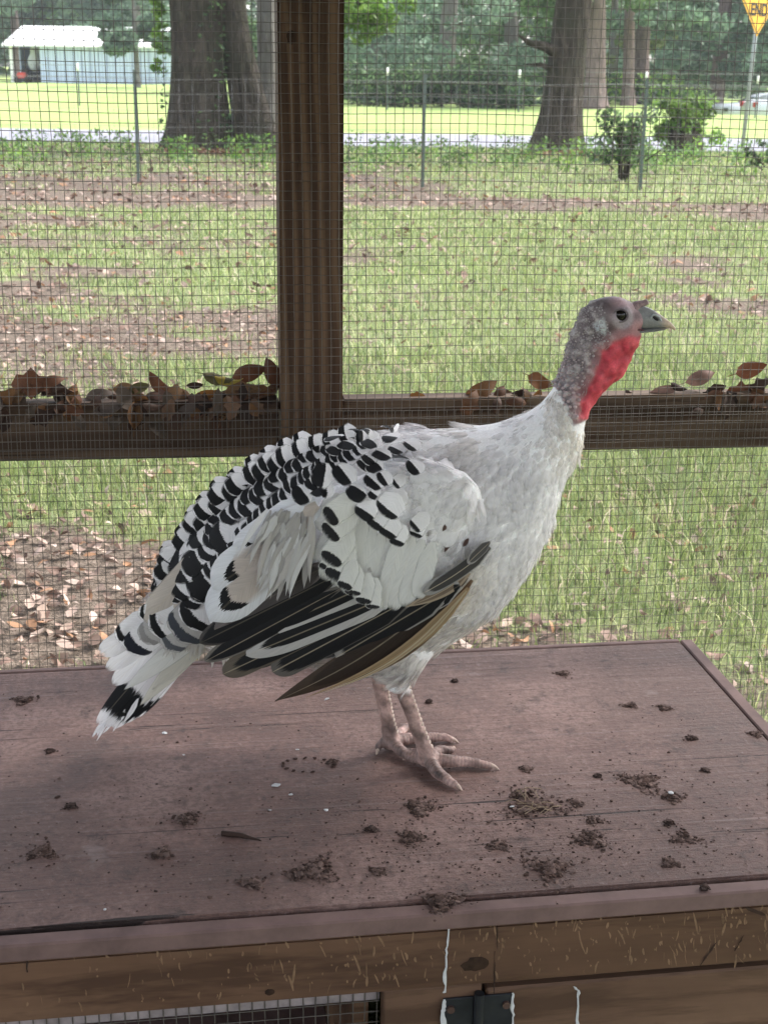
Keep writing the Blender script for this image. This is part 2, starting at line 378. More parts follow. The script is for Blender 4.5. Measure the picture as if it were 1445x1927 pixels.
def trunk(name, path, rad, parent, mat, flare=None, n=22, ribs=5, amp=.08, seed=0):
    """rad per path point, buttress ribs that grow toward the foot"""
    path = catmull(path, 6); rad = catmull(np.stack([rad, rad, rad], -1), 6)[:, 0]; m_ = len(path); V = []
    z0 = path[0][2]
    for i in range(m_):
        h_ = path[i][2]-z0; k = math.exp(-h_*1.6)
        for j in range(n):
            a = 2*math.pi*j/n
            lob = 1+amp*math.sin(a*3+seed+h_*.8)+.05*math.sin(a*7+seed*2+h_*2)+.4*k*max(0, math.sin(a*ribs+seed))**1.5+.25*k
            V.append(path[i]+rad[i]*lob*np.array([math.cos(a), math.sin(a), 0]))
    F = [[i*n+k, i*n+(k+1) % n, (i+1)*n+(k+1) % n, (i+1)*n+k] for i in range(m_-1) for k in range(n)]
    F.append([(m_-1)*n+k for k in range(n)])
    return mk(name, V, F, mat, parent)
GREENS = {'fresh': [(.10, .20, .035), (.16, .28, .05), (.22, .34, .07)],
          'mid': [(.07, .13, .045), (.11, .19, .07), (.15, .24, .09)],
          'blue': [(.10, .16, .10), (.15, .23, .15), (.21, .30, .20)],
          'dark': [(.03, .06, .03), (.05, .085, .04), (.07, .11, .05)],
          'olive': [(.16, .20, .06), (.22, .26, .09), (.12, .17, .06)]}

# --- large near trees
def big_tree(label, px, dist, trunks, crownpos, bmat):
    p = gp(px, dist); r = empty('tree', (p[0], p[1], float(hgt(p[0], p[1]))-.05)); tag(r, label, 'tree')
    for i, (path, rad, ribs, seed) in enumerate(trunks): trunk('trunk', path, rad, r, bmat[i], ribs=ribs, seed=seed)
    cs = [(x, y, z) for x, y, z, q in crownpos]; leafcloud('crown', cs, [q for *_, q in crownpos], 2600, (.10, .2), GREENS['mid'], r, seed=int(px))
    return r
g_ = np.random.default_rng(2)
def crownballs(k, r_, z0, z1, q):
    return [(g_.uniform(-r_, r_), g_.uniform(-r_, r_), g_.uniform(z0, z1), g_.uniform(q*.7, q*1.3)) for _ in range(k)]
tl = big_tree('massive twin trunked tree with ivy in the bark and leaves heaped at its foot', 372, 23.2,
    [([(-.05, 0, -.1), (0, 0, .5), (.02, 0, 1.5), (.0, .05, 3), (-.2, .1, 5.5), (-.6, .2, 8)], [.50, .44, .41, .40, .40, .3], 6, 1.3),
     ([(1.00, .0, -.1), (.92, .0, .5), (.76, 0, 1.3), (.58, .05, 2.4), (.38, .3, 5), (.9, .3, 8)], [.34, .29, .245, .225, .21, .18], 5, 3.1)],
    crownballs(26, 4.2, 5.2, 9.5, 1.3), [BARK_OAK, BARK_OAK])
tr = big_tree('thick leaning trunk of the tree right of the post with a broken branch stub', 1056, 23.6,
    [([(-.04, 0, -.1), (-.03, 0, .4), (.0, 0, 1.0), (.06, 0, 2.0), (.2, .05, 3.5), (.35, .1, 5.5), (.5, .1, 8)], [.42, .34, .305, .285, .30, .30, .25], 5, .4)],
    crownballs(24, 4.2, 5.2, 9.5, 1.3), [BARK_OAK])
V, F_ = merge([tube([(.0, -.15, 1.62), (-.35, -.3, 1.78), (-.62, -.4, 1.83), (-.8, -.4, 1.95)], [.13, .08, .05, .01], 9),
               tube([(-.1, -.15, 1.40), (-.4, -.25, 1.50), (-.66, -.3, 1.5)], [.07, .035, .01], 7)])
mk('broken_branch', V, F_, BARK_OAK, tr)
t3 = empty('tree', gp(500, 24.6)); tag(t3, 'slim pale grey tree trunk just left of the wooden post', 'tree')
trunk('trunk', [(0.02, 0, -.1), (.02, 0, .6), (.03, 0, 2), (.03, .05, 4), (.05, .1, 7)], [.17, .15, .145, .13, .08], t3, BARK_GREY, seed=2)
leafcloud('crown', [(0, 0, 6.5), (.8, .3, 7.3), (-.6, 0, 7.5)], [1.2, 1.2, 1.3], 1600, (.1, .18), GREENS['mid'], t3, seed=12)
# ivy up the left tree, one climbing stem with leaves
P = []
for i in range(300):
    z = random.uniform(.1, 2.5); a = random.choice([-2.9, -1.2, -.6, 3.0])+random.gauss(0, .22)
    cx = 0 if random.random() < .45 else .5
    P.append(((.50+.1*math.exp(-z))*math.cos(a)*(1 if cx == 0 else .2)+cx*(1-.12*z)+random.gauss(0, .03), -.46*abs(math.sin(a))-.12+random.gauss(0, .04), z))
o = leafcloud('ivy', P, [.03]*300, 520, (.025, .05), GREENS['dark']+GREENS['mid'], tl, seed=5); o['kind'] = 'stuff'
P = [(-.57+random.gauss(0, .05), -.1, random.uniform(1.3, 2.6)) for _ in range(40)]
o = leafcloud('leafy_shoots', P, [.07]*40, 420, (.03, .07), GREENS['fresh'], tl, seed=6); o['kind'] = 'stuff'
for tr_, cx_, w_ in ((tl, .35, .95), (tr, .1, .6)):
    P = [(cx_+random.gauss(0, w_*.5), -.45-abs(random.gauss(0, .35)), random.uniform(.0, .16)) for _ in range(90)]
    o = leafcloud('leaf_heap', P, [.09]*90, 1300, (.03, .06), [(.22, .12, .08), (.30, .19, .14), (.15, .08, .055)], tr_, mat=MAT_DEAD, seed=15); o['kind'] = 'stuff'
# leafy low bough hanging beside the post
P = [(2.5+random.gauss(0, .30), -.3+random.gauss(0, .3), 2.35+random.gauss(0, .22)) for _ in range(40)]+[(2.9+random.gauss(0, .25), -.3, 2.1+random.gauss(0, .1)) for _ in range(9)]
lb = leafcloud('leafy_bough', P, [.18]*49, 2600, (.035, .075), GREENS['fresh'], tl, seed=7); lb['label'] = 'bright green leafy bough hanging right of the post'
V, F_ = tube([(.6, 0, 3.0), (1.4, -.2, 2.9), (2.2, -.3, 2.6), (2.9, -.3, 2.2)], [.08, .05, .03, .01], 7); mk('bough', V, F_, BARK_OAK, tl)

# --- background trees: (px, dist, trunk radius, bark, crown base z, top z, crown radius, palette, label)
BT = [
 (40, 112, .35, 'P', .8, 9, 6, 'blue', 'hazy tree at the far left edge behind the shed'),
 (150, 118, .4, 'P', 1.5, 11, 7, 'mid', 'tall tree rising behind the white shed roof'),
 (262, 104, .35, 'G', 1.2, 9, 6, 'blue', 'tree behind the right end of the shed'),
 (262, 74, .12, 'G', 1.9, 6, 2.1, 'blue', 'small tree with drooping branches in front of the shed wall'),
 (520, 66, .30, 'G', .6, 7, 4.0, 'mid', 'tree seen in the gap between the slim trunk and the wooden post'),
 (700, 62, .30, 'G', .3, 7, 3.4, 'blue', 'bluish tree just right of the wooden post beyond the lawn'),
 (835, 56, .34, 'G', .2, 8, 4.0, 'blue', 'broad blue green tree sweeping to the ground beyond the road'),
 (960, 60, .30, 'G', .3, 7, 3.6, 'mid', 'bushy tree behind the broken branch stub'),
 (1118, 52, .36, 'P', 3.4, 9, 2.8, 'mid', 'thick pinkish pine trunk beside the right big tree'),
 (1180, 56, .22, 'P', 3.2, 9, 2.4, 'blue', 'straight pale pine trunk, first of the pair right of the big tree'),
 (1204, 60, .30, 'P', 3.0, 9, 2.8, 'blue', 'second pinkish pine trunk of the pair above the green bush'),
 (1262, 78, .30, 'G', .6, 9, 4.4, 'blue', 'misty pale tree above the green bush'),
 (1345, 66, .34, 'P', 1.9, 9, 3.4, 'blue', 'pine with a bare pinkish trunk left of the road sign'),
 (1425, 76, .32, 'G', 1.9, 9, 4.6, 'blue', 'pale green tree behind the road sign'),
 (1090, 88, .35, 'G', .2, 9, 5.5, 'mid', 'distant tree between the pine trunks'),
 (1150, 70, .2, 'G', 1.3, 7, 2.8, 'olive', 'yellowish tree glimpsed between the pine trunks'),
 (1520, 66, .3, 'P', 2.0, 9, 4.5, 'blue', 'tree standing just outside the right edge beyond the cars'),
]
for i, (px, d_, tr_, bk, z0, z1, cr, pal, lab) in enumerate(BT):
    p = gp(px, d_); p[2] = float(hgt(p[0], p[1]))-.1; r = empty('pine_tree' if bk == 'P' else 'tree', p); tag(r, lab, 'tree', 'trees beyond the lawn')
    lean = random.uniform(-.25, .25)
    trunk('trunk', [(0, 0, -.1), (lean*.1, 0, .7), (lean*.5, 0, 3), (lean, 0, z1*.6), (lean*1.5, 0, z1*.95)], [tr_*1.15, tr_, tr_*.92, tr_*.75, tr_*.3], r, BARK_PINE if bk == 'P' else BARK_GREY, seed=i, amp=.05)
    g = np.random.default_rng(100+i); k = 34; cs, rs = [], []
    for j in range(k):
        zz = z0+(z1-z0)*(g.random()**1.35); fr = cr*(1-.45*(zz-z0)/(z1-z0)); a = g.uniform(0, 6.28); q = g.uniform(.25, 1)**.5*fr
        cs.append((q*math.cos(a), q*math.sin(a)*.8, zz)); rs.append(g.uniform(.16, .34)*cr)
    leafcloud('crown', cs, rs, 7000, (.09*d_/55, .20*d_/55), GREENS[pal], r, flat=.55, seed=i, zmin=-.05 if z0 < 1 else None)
# far wood that closes the view
cs = []; rs = []
for i in range(150):
    x = -75+i*1.05+random.uniform(-1, 1); y = 128+random.uniform(-6, 10)
    for z in (1, 4.5, 8.5): cs.append((x*1.1, y, z+random.uniform(-1, 1))); rs.append(random.uniform(2.2, 3.8))
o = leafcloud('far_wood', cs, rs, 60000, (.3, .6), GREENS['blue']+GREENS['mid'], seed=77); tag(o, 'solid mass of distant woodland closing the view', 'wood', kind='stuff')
# hedge: dark undergrowth beyond the lawn
cs = [(gp(px, 50+random.uniform(-.6, .6))[0], 51+random.uniform(-.5, .5), random.uniform(.3, 1.5)) for px in np.linspace(655, 985, 60)]
o = leafcloud('hedge', cs, [random.uniform(.35, .7) for _ in cs], 9000, (.06, .14), GREENS['dark']+GREENS['mid'], seed=31); tag(o, 'long dark clipped hedge along the far edge of the bright lawn', 'hedge')
cs = [(gp(px, 58+random.uniform(-3, 3))[0], 60+random.uniform(-3, 3), random.uniform(.2, 1.1)) for px in np.linspace(1100, 1330, 50)]
o = leafcloud('undergrowth', cs, [random.uniform(.4, .8) for _ in cs], 6000, (.08, .18), GREENS['dark']+GREENS['fresh'], seed=32); tag(o, 'green undergrowth between the distant pine trunks', 'undergrowth', kind='stuff')

# bushes on the verge
def bush(name, px, py, label, w_, h_, n, pal, stems, seed, leaf=(.03, .07), parent=None):
    p = at_z(px, py, .05); r = empty(name, (p[0], p[1], float(hgt(p[0], p[1]))-.02)); tag(r, label, 'bush'); g = np.random.default_rng(seed)
    cs = [(g.normal(0, w_*.38), g.normal(0, w_*.3), h_*g.uniform(.3, .95)) for _ in range(34)]
    leafcloud('foliage', cs, [g.uniform(.12, .26)*w_ for _ in cs], n, leaf, pal, r, flat=.8, seed=seed)
    parts = []
    for k in range(stems):
        a = k*6.28/stems; e = cs[k % 34]
        parts.append(tube([(math.cos(a)*.08*w_, math.sin(a)*.08*w_, -.05), (math.cos(a)*.12*w_, math.sin(a)*.12*w_, h_*.3), (e[0]*.7, e[1]*.7, e[2])], [.014*w_+.006, .010*w_+.004, .005], 6))
    for k in range(16):
        e = cs[(k*2) % 34]; q = np.array(e)*np.array([1.25, 1.2, 1.12]); parts.append(tube([(e[0]*.5, e[1]*.5, e[2]*.6), e, q], [.01, .007, .003], 5))
    V, F = merge(parts); mk('stems', V, F, BARK_OAK, r); return r
bush('bush', 1284, 290, 'bright green leafy bush growing over a dark stump by the road', .78, 1.0, 3000, GREENS['fresh']+[(.06, .11, .03)], 7, 41)
bush('bush', 1172, 338, 'dark thin leaved shrub against the near wire fence', .60, .9, 1400, GREENS['dark']+GREENS['mid'], 9, 42, (.02, .05))
bush('bush', 1452, 335, 'dark shrub cut by the right edge of the picture', .32, .6, 800, GREENS['dark']+GREENS['mid'], 6, 43, (.02, .05))
p = at_z(1284, 292, .05); st = empty('tree_stump', (p[0], p[1]+.1, 0)); tag(st, 'dark rotten stump under the bright green bush', 'stump')
trunk('stump_wood', [(0, 0, -.05), (0, 0, .2), (.02, 0, .45), (.03, 0, .6)], [.24, .22, .21, .17], st, BARK_OAK, ribs=7, amp=.14, seed=8)
# tufts of weeds at the foot of the trees
g = np.random.default_rng(9)
cs = [(gp(px, 23+g.uniform(-4, 1.5))[0], 22+g.uniform(-4, 2.2), g.uniform(.0, .03)) for px in g.uniform(-40, 1500, 240)]
o = leafcloud('weeds', cs, [g.uniform(.08, .20) for _ in cs], 7000, (.022, .05), GREENS['fresh']+GREENS['mid'], seed=33, zmin=.05, flat=.32); tag(o, 'low broad leaved weeds along the verge under the trees', 'weeds', kind='stuff')

# ================================================================== FENCES
MET_G = plain('post_green', (.10, .13, .11), .6, .4, .2); MET_W = plain('white_cap', (.75, .75, .72), .6); MET_S = plain('galvanised', (.42, .45, .48), .4, .5, .5)
def tpost(parent, x, y, h_, white=False, s=1.0):
    z = float(hgt(x, y))-.05
    V, F = merge([tube([(x, y, z), (x, y, z+h_)], .014*s, 4), tube([(x+.02*s, y, z), (x+.02*s, y, z+h_)], .006*s, 4)])
    V2 = [(x-.006+random.uniform(-.002, .002), y, z+k*.09) for k in range(2)]
    p_ = mk('post', V, F, MET_G, parent, smooth=False)
    if white:
        V, F = tube([(x, y, z+h_-.02), (x, y, z+h_+.22)], .032*s, 8); mk('cap', V, F, MET_W, p_)
f1 = empty('wire_fence'); tag(f1, 'thin wire fence on dark metal posts crossing the near lawn before the trees', 'fence')
for px, top in ((-60, 140), (255, 138), (797, 130), (1213, 150), (1500, 150)):
    q = gp(px, 16.4); tpost(f1, q[0], 16.4, 1.30)
MET_WIRE = plain('fence_wire', (.22, .22, .21), .5, .4, .4)
for z in (.12, .3, .48, .66, .84, 1.02, 1.18):
    V, F = tube([(x, 16.4, z+.01*math.sin(x*3)) for x in np.linspace(-7, 7, 30)], .0022, 3); mk('wire', V, F, MET_WIRE, f1)
parts = [tube([(x, 16.4, .08), (x+.01, 16.4, 1.18)], .0016, 3) for x in np.arange(-6, 6, .15)]
V, F = merge(parts); o = mk('stay_wires', V, F, MET_WIRE, f1); o['kind'] = 'stuff'
f2 = empty('wire_fence'); tag(f2, 'far paddock fence with white capped posts at the back of the bright lawn', 'fence')
for px in (150, 470, 728, 975, 1212, 1421):
    q = gp(px, 47); tpost(f2, q[0], 47, 1.15, True, 1.3)
for z in (.5, .9, 1.25):
    V, F = tube([(x, 47, z+.15) for x in np.linspace(-16, 16, 12)], .008, 3); mk('wire', V, F, MET_WIRE, f2)

# ================================================================== SHED (far left)
SIDING = M('shed_siding', .5, .4); m, t, b = SIDING
v = coords(t); wv = t.nodes.new('ShaderNodeTexWave'); wv.inputs['Scale'].default_value = 1.6; L(t, v, wv.inputs['Vector'])
L(t, mix(t, ramp(t, wv.outputs['Fac'], [(.1, 0), (.3, 1)]), (.42, .49, .66), (.55, .63, .80)), b.inputs['Base Color'])
ROOFW = plain('shed_roof_metal', (.80, .80, .79), .35, .5, .1, .03)
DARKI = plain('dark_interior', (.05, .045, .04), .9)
SD = 82.0
def sp(px, py, dd=0): q = at_y(px, py, SD+dd); return q
a_ = sp(78, 158); b_ = sp(330, 170); top = sp(80, 84)
zg = .45
sh = empty('shed', (a_[0], SD, zg)); tag(sh, 'long pale blue metal shed with a white roof and an open left bay', 'building')
Wd_ = (b_[0]-a_[0]); Hh = top[2]-zg
n_p = 16
for i in range(n_p):
    x0 = Wd_*i/n_p; box('wall_panel', (x0+.02, 0, -.35), (x0+Wd_/n_p-.02, .1, Hh), SIDING[0], sh, bev=.015)
box('end_wall', (Wd_, .1, -.35), (Wd_+.1, 9, Hh), SIDING[0], sh, bev=0)
box('back_wall', (-3.2, 8.9, 0), (Wd_-.02, 9, Hh+.3), SIDING[0], sh, bev=0)
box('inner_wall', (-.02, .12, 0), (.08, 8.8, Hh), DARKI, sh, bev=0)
for i in range(5):
    box('wall_panel', (-1.65, 2+i*1.3, 0), (-1.58, 3.27+i*1.3, Hh+.1), SIDING[0], sh, bev=.01)
for x in (-1.6,): box('corner_post', (x-.08, -.05, 0), (x+.08, .11, Hh), ROOFW, sh, bev=.01)
# mono pitch roof rising to the back, sheets side by side
yb = 4.5; ridge = sp(33, 48, 4.5)[2]-zg
n_r = 14
for i in range(n_r):
    x0 = -2.0+(Wd_+2.6)*i/n_r; x1 = -2.0+(Wd_+2.6)*(i+1)/n_r-.02
    sk_ = 0
    mk('roof_sheet', [(x0, -.4, Hh-.02), (x1, -.4, Hh-.02), (x1, yb, ridge), (x0, yb, ridge), (x0, -.4, Hh-.12), (x1, -.4, Hh-.12), (x1, yb, ridge-.1), (x0, yb, ridge-.1)],
       [[0, 1, 2, 3], [7, 6, 5, 4], [0, 4, 5, 1], [1, 5, 6, 2], [2, 6, 7, 3], [3, 7, 4, 0]], ROOFW, sh, smooth=False)
mk('rear_roof', [(-2, yb+.01, ridge), (Wd_+.6, yb+.01, ridge), (Wd_+.6, 9.4, Hh), (-2, 9.4, Hh), (-2, yb+.01, ridge-.1), (Wd_+.6, yb+.01, ridge-.1), (Wd_+.6, 9.4, Hh-.1), (-2, 9.4, Hh-.1)],
   [[0, 1, 2, 3], [7, 6, 5, 4], [0, 4, 5, 1], [1, 5, 6, 2], [2, 6, 7, 3], [3, 7, 4, 0]], ROOFW, sh, smooth=False)
mk('gable', [(-1.9, 0, Hh-.1), (-1.9, yb, ridge-.12), (-1.9, 9, Hh-.1), (-1.8, 0, Hh-.1), (-1.8, yb, ridge-.12), (-1.8, 9, Hh-.1)], [[0, 1, 2], [5, 4, 3], [0, 3, 4, 1], [1, 4, 5, 2], [2, 5, 3, 0]], plain('gable_wood', (.16, .12, .10)), sh, smooth=False)
# things parked in the open bay
mw = empty('garden_tractor', (a_[0]-.85, SD-.1, zg)); tag(mw, 'small red garden tractor parked in the open bay of the shed', 'tractor')
RED = plain('red_paint', (.55, .05, .03), .4); BLK = plain('black_rubber', (.02, .02, .02), .8)
box('hood', (-.35, -.5, .3), (.1, .1, .62), RED, mw, bev=.06, seg=2); box('seat', (-.3, .3, .5), (.1, .6, .85), BLK, mw, bev=.05, seg=2)
for x, y, r_ in ((-.42, -.35, .2), (.18, -.35, .2), (-.45, .4, .27), (.2, .4, .27)):
    V, F = tube([(x-.07, y, r_), (x+.07, y, r_)], r_, 14); mk('wheel', V, F, BLK, mw, smooth=False)
cv = empty('covered_machine', (a_[0]-.5, SD+1.4, zg)); tag(cv, 'tall machine under a pale cover in the dark bay of the shed', 'machine')
bm = bmesh.new(); bmesh.ops.create_icosphere(bm, subdivisions=3, radius=1)
for v_ in bm.verts:
    c0 = v_.co.copy(); nn = .08*math.sin(c0.x*7+c0.z*5); v_.co = Vector((c0.x*.42+nn+.1*c0.z, c0.y*.6, 1.45+c0.z*(.85+nn)))
bmobj('cover', bm, plain('pale_cover', (.5, .52, .55), .7), cv, True)
box('skid', (-.35, -.4, 0), (.35, .5, .62), BLK, cv, bev=.05)

# ================================================================== CARS (far right)
WPAINT = plain('white_paint', (.70, .73, .78), .25, .5, 0, .02, bs=0); GLS = plain('car_glass', (.03, .05, .05), .1, .6, 0, .05, bs=0)
TAIL = plain('tail_light', (.5, .02, .02), .3); RIM = plain('rim', (.4, .4, .42), .4, .5, .6)
def car(px, dist, rz, label, suv):
    p = gp(px, dist); r = empty('parked_car', (p[0], p[1], float(hgt(p[0], p[1]))+.02), rz); tag(r, label, 'car', 'white cars parked beyond the lawn')
    L_, W_ = 4.6, 1.8; hr = 1.62 if suv else 1.42
    low = [(-2.3, .35), (-2.32, .75), (-2.2, .95), (-1.0 if suv else -1.1, 1.02), (1.4, 1.05), (2.15, 1.0), (2.3, .85), (2.3, .4), (2.1, .3), (-2.1, .3)]
    cab = [(-1.15, 1.03), (-.5, hr-.06), (-.2, hr), (1.2 if suv else .8, hr), (1.9 if suv else 1.3, hr-.12), (2.15 if suv else 1.75, 1.03)]
    def ext(poly, w0, w1, mat, name, par, bev=.05):
        bm = bmesh.new(); zs = [z for x, z in poly]; zmin, zmax = min(zs), max(zs)
        A = [bm.verts.new((x, -(w0+(w1-w0)*(z-zmin)/(zmax-zmin)), z)) for x, z in poly]; B = [bm.verts.new((x, (w0+(w1-w0)*(z-zmin)/(zmax-zmin)), z)) for x, z in poly]
        bm.faces.new(A[::-1]); bm.faces.new(B)
        for i in range(len(A)): j = (i+1) % len(A); bm.faces.new([A[i], A[j], B[j], B[i]])
        if bev: bmesh.ops.bevel(bm, geom=bm.edges[:], offset=bev, segments=2, affect='EDGES')
        return bmobj(name, bm, mat, par, True)
    ext(low, .86, .9, WPAINT, 'body', r); ext(cab, .8, .62, WPAINT, 'cabin', r, .04)
    for s in (-1, 1):
        for (x0, x1, x2, x3) in ((-.95, -.42, .2, .2), (.28, .28, 1.15 if suv else .75, 1.8 if suv else 1.3)):
            z0, z1 = 1.08, hr-.12; f = lambda z: .815-(.18)*(z-1.03)/(hr-1.03)
            V = [(x0, s*(f(z0)+.012), z0), (x1, s*(f(z1)+.012), z1), (x2, s*(f(z1)+.012), z1), (x3, s*(f(z0)+.012), z0)]
            V += [(x, y-s*.03, z) for x, y, z in V]
            mk('window', V, [[0, 1, 2, 3], [7, 6, 5, 4], [0, 4, 5, 1], [1, 5, 6, 2], [2, 6, 7, 3], [3, 7, 4, 0]], GLS, r, smooth=False)
        for x in (-1.45, 1.4):
            V, F = tube([(x, s*.72, .33), (x, s*.91, .33)], .33, 20); wh = mk('wheel', V, F, BLK, r, smooth=False)
            V, F = tube([(x, s*.9, .33), (x, s*.925, .33)], .2, 12); mk('rim', V, F, RIM, wh, smooth=False)
        box('tail_light', (2.2, s*.62, .75), (2.33, s*.86, .95), TAIL, r, bev=.02); box('headlight', (-2.35, s*.55, .68), (-2.25, s*.85, .82), GLS, r, bev=.02)
    mk('windscreen', [(-1.13, -.7, 1.08), (-.55, -.58, hr-.1), (-.55, .58, hr-.1), (-1.13, .7, 1.08), (-1.1, -.7, 1.05), (-.5, -.58, hr-.13), (-.5, .58, hr-.13), (-1.1, .7, 1.05)], [[0, 1, 2, 3], [7, 6, 5, 4], [0, 4, 5, 1], [1, 5, 6, 2], [2, 6, 7, 3], [3, 7, 4, 0]], GLS, r, smooth=False)
    return r
car(1446, 62, R(12), 'white car on lower ground behind the sign post', False)
car(1512, 57, R(186), 'white car cut by the right edge, red tail light showing', False)

# ================================================================== ROAD SIGN
sp_ = at_y(1420, 69, 22.6); base = at_y(1394, 290, 22.6)
sg = empty('road_sign', (base[0], base[1], 0)); tag(sg, 'yellow diamond dead end road sign on a leaning grey pole', 'sign')
YEL = plain('sign_yellow', (.80, .42, .005), .4, .4, 0, .04, bs=0)
tx, tz = sp_[0]-base[0], sp_[2]
V, F = tube([(0, 0, -.1), (tx*1.0, 0, tz), (tx*1.5, 0, tz+1.05)], .032, 8); mk('pole', V, F, MET_S, sg)
pl = empty('plate_holder'); 
s_ = .54; SY = R(46); pm = Matrix.Translation((tx*1.22, -.05, tz+s_)) @ Matrix.Rotation(SY, 4, 'Z')
def local(v_): q = pm @ Vector(v_); return (q.x, q.y, q.z)
bpy.data.objects.remove(pl)
def diamond(s, y0, y1, mat, name, par, hole=None):
    k = [(0, -s), (s, 0), (0, s), (-s, 0)]
    V = [local((x, y0, z)) for x, z in k]+[local((x, y1, z)) for x, z in k]
    return mk(name, V, [[0, 1, 2, 3], [7, 6, 5, 4], [0, 4, 5, 1], [1, 5, 6, 2], [2, 6, 7, 3], [3, 7, 4, 0]], mat, par, smooth=False)
plate = diamond(s_, 0, .004, YEL, 'sign_plate', sg)
SBLK = plain('sign_black', (.015, .015, .015), .5, .3, 0, 0, bs=0)
V, F = [], []
for k in range(4):
    pts = [(0, -1), (1, 0), (0, 1), (-1, 0)]; a, b2 = pts[k], pts[(k+1) % 4]
    q = [(a[0]*.50, a[1]*.50), (b2[0]*.50, b2[1]*.50), (b2[0]*.478, b2[1]*.478), (a[0]*.478, a[1]*.478)]
    n0 = len(V); V += [local((x, -.001, z)) for x, z in q]+[local((x, -.004, z)) for x, z in q]
    F += [[n0+4, n0+5, n0+6, n0+7], [n0, n0+4, n0+7, n0+3], [n0+1, n0+2, n0+6, n0+5], [n0, n0+1, n0+5, n0+4], [n0+3, n0+7, n0+6, n0+2]]
mk('border_line', V, F, SBLK, plate, smooth=False)
for txt, zz in (('DEAD', .02), ('END', -.235)):
    c_ = bpy.data.curves.new('lettering', 'FONT'); c_.body = txt; c_.size = .25; c_.align_x = 'CENTER'; c_.extrude = .002; c_.offset = .006
    tmp = bpy.data.objects.new('tmp_text', c_); COL.objects.link(tmp); bpy.context.view_layer.update()
    lm = bpy.data.meshes.new_from_object(tmp.evaluated_get(bpy.context.evaluated_depsgraph_get())); bpy.data.objects.remove(tmp); lm.materials.clear(); lm.materials.append(SBLK)
    o = bpy.data.objects.new('lettering', lm); link(o, plate)
    o.matrix_local = pm @ Matrix.Translation((0, -.004, zz)) @ Matrix.Rotation(R(90), 4, 'X')

# ================================================================== COOP WALL
WA = R(7.2); WD = np.array([math.cos(WA), math.sin(WA), 0]); WN = np.array([-math.sin(WA), math.cos(WA), 0])
W0 = np.array([-.1, 1.925, 0])
def wl(px, py, off=0.0):
    q = at_plane(px, py, W0+WN*off, WN)-W0; return float(q@WD), float(q[2])
wall = empty('coop_wall', tuple(W0), WA); tag(wall, 'timber wall frame of the coop, one upright post crossed by a mid rail', 'wall frame')
POSTW = wood('post_timber', (.032, .015, .008), (.092, .050, .028), (.19, .125, .075), axis=2, freq=75, crack=.35, seed=3.1, rings=210, stretch=22, patch=(.045, .022, .012))
RAILW = wood('rail_timber', (.032, .018, .011), (.080, .050, .033), (.15, .107, .074), axis=0, freq=60, crack=.6, seed=7.7, rings=170, stretch=20)
s0 = wl(529, 740, .006)[0]; s1 = wl(645, 740, .006)[0]
box('post', (s0, .006, -.3), (s1, .095, 2.12), POSTW, wall, bev=.003, seg=2)
zt = wl(1000, 747, .03)[1]; zb = wl(1000, 850, .03)[1]
zt2 = wl(264, 745, .03)[1]; zb2 = wl(264, 864, .03)[1]
print('rail z', zt, zb, zt2, zb2, 'post', s0, s1)
box('rail', (-2.3, .030, zb), (s0-.002, .068, zt), RAILW, wall, bev=.003, seg=2)
box('rail', (s1+.002, .030, zb), (2.4, .068, zt), RAILW, wall, bev=.003, seg=2)
box('top_plate', (-2.3, .006, 2.121), (2.4, .095, 2.21), RAILW, wall, bev=.003)
box('sill', (-2.3, .006, -.02), (s0-.002, .095, .08), RAILW, wall, bev=.003); box('sill', (s1+.002, .006, -.02), (2.4, .095, .08), RAILW, wall, bev=.003)
# knot and bolt hole in the post
def disc(name, c, r1, r2, nrm_off, mat, parent, n=16, jag=.1, plane='xz', seed=0):
    r = random.Random(seed); V = [c]; 
    for k in range(n):
        a = 6.283*k/n; q = 1+r.uniform(-jag, jag)
        V.append((c[0]+math.cos(a)*r1*q, c[1]+(math.sin(a)*r2*q if plane == 'xy' else nrm_off), c[2]+(nrm_off if plane == 'xy' else math.sin(a)*r2*q)))
    return mk(name, V, [[0, 1+k, 1+(k+1) % n] for k in range(n)], mat, parent)
KNOT = plain('knot', (.030, .016, .010), .8, .2, 0, .5, 90)
kx, kz = wl(549, 70, .006); disc('knot', (kx, .0045, kz), .007, .009, .0012, KNOT, wall, seed=1)

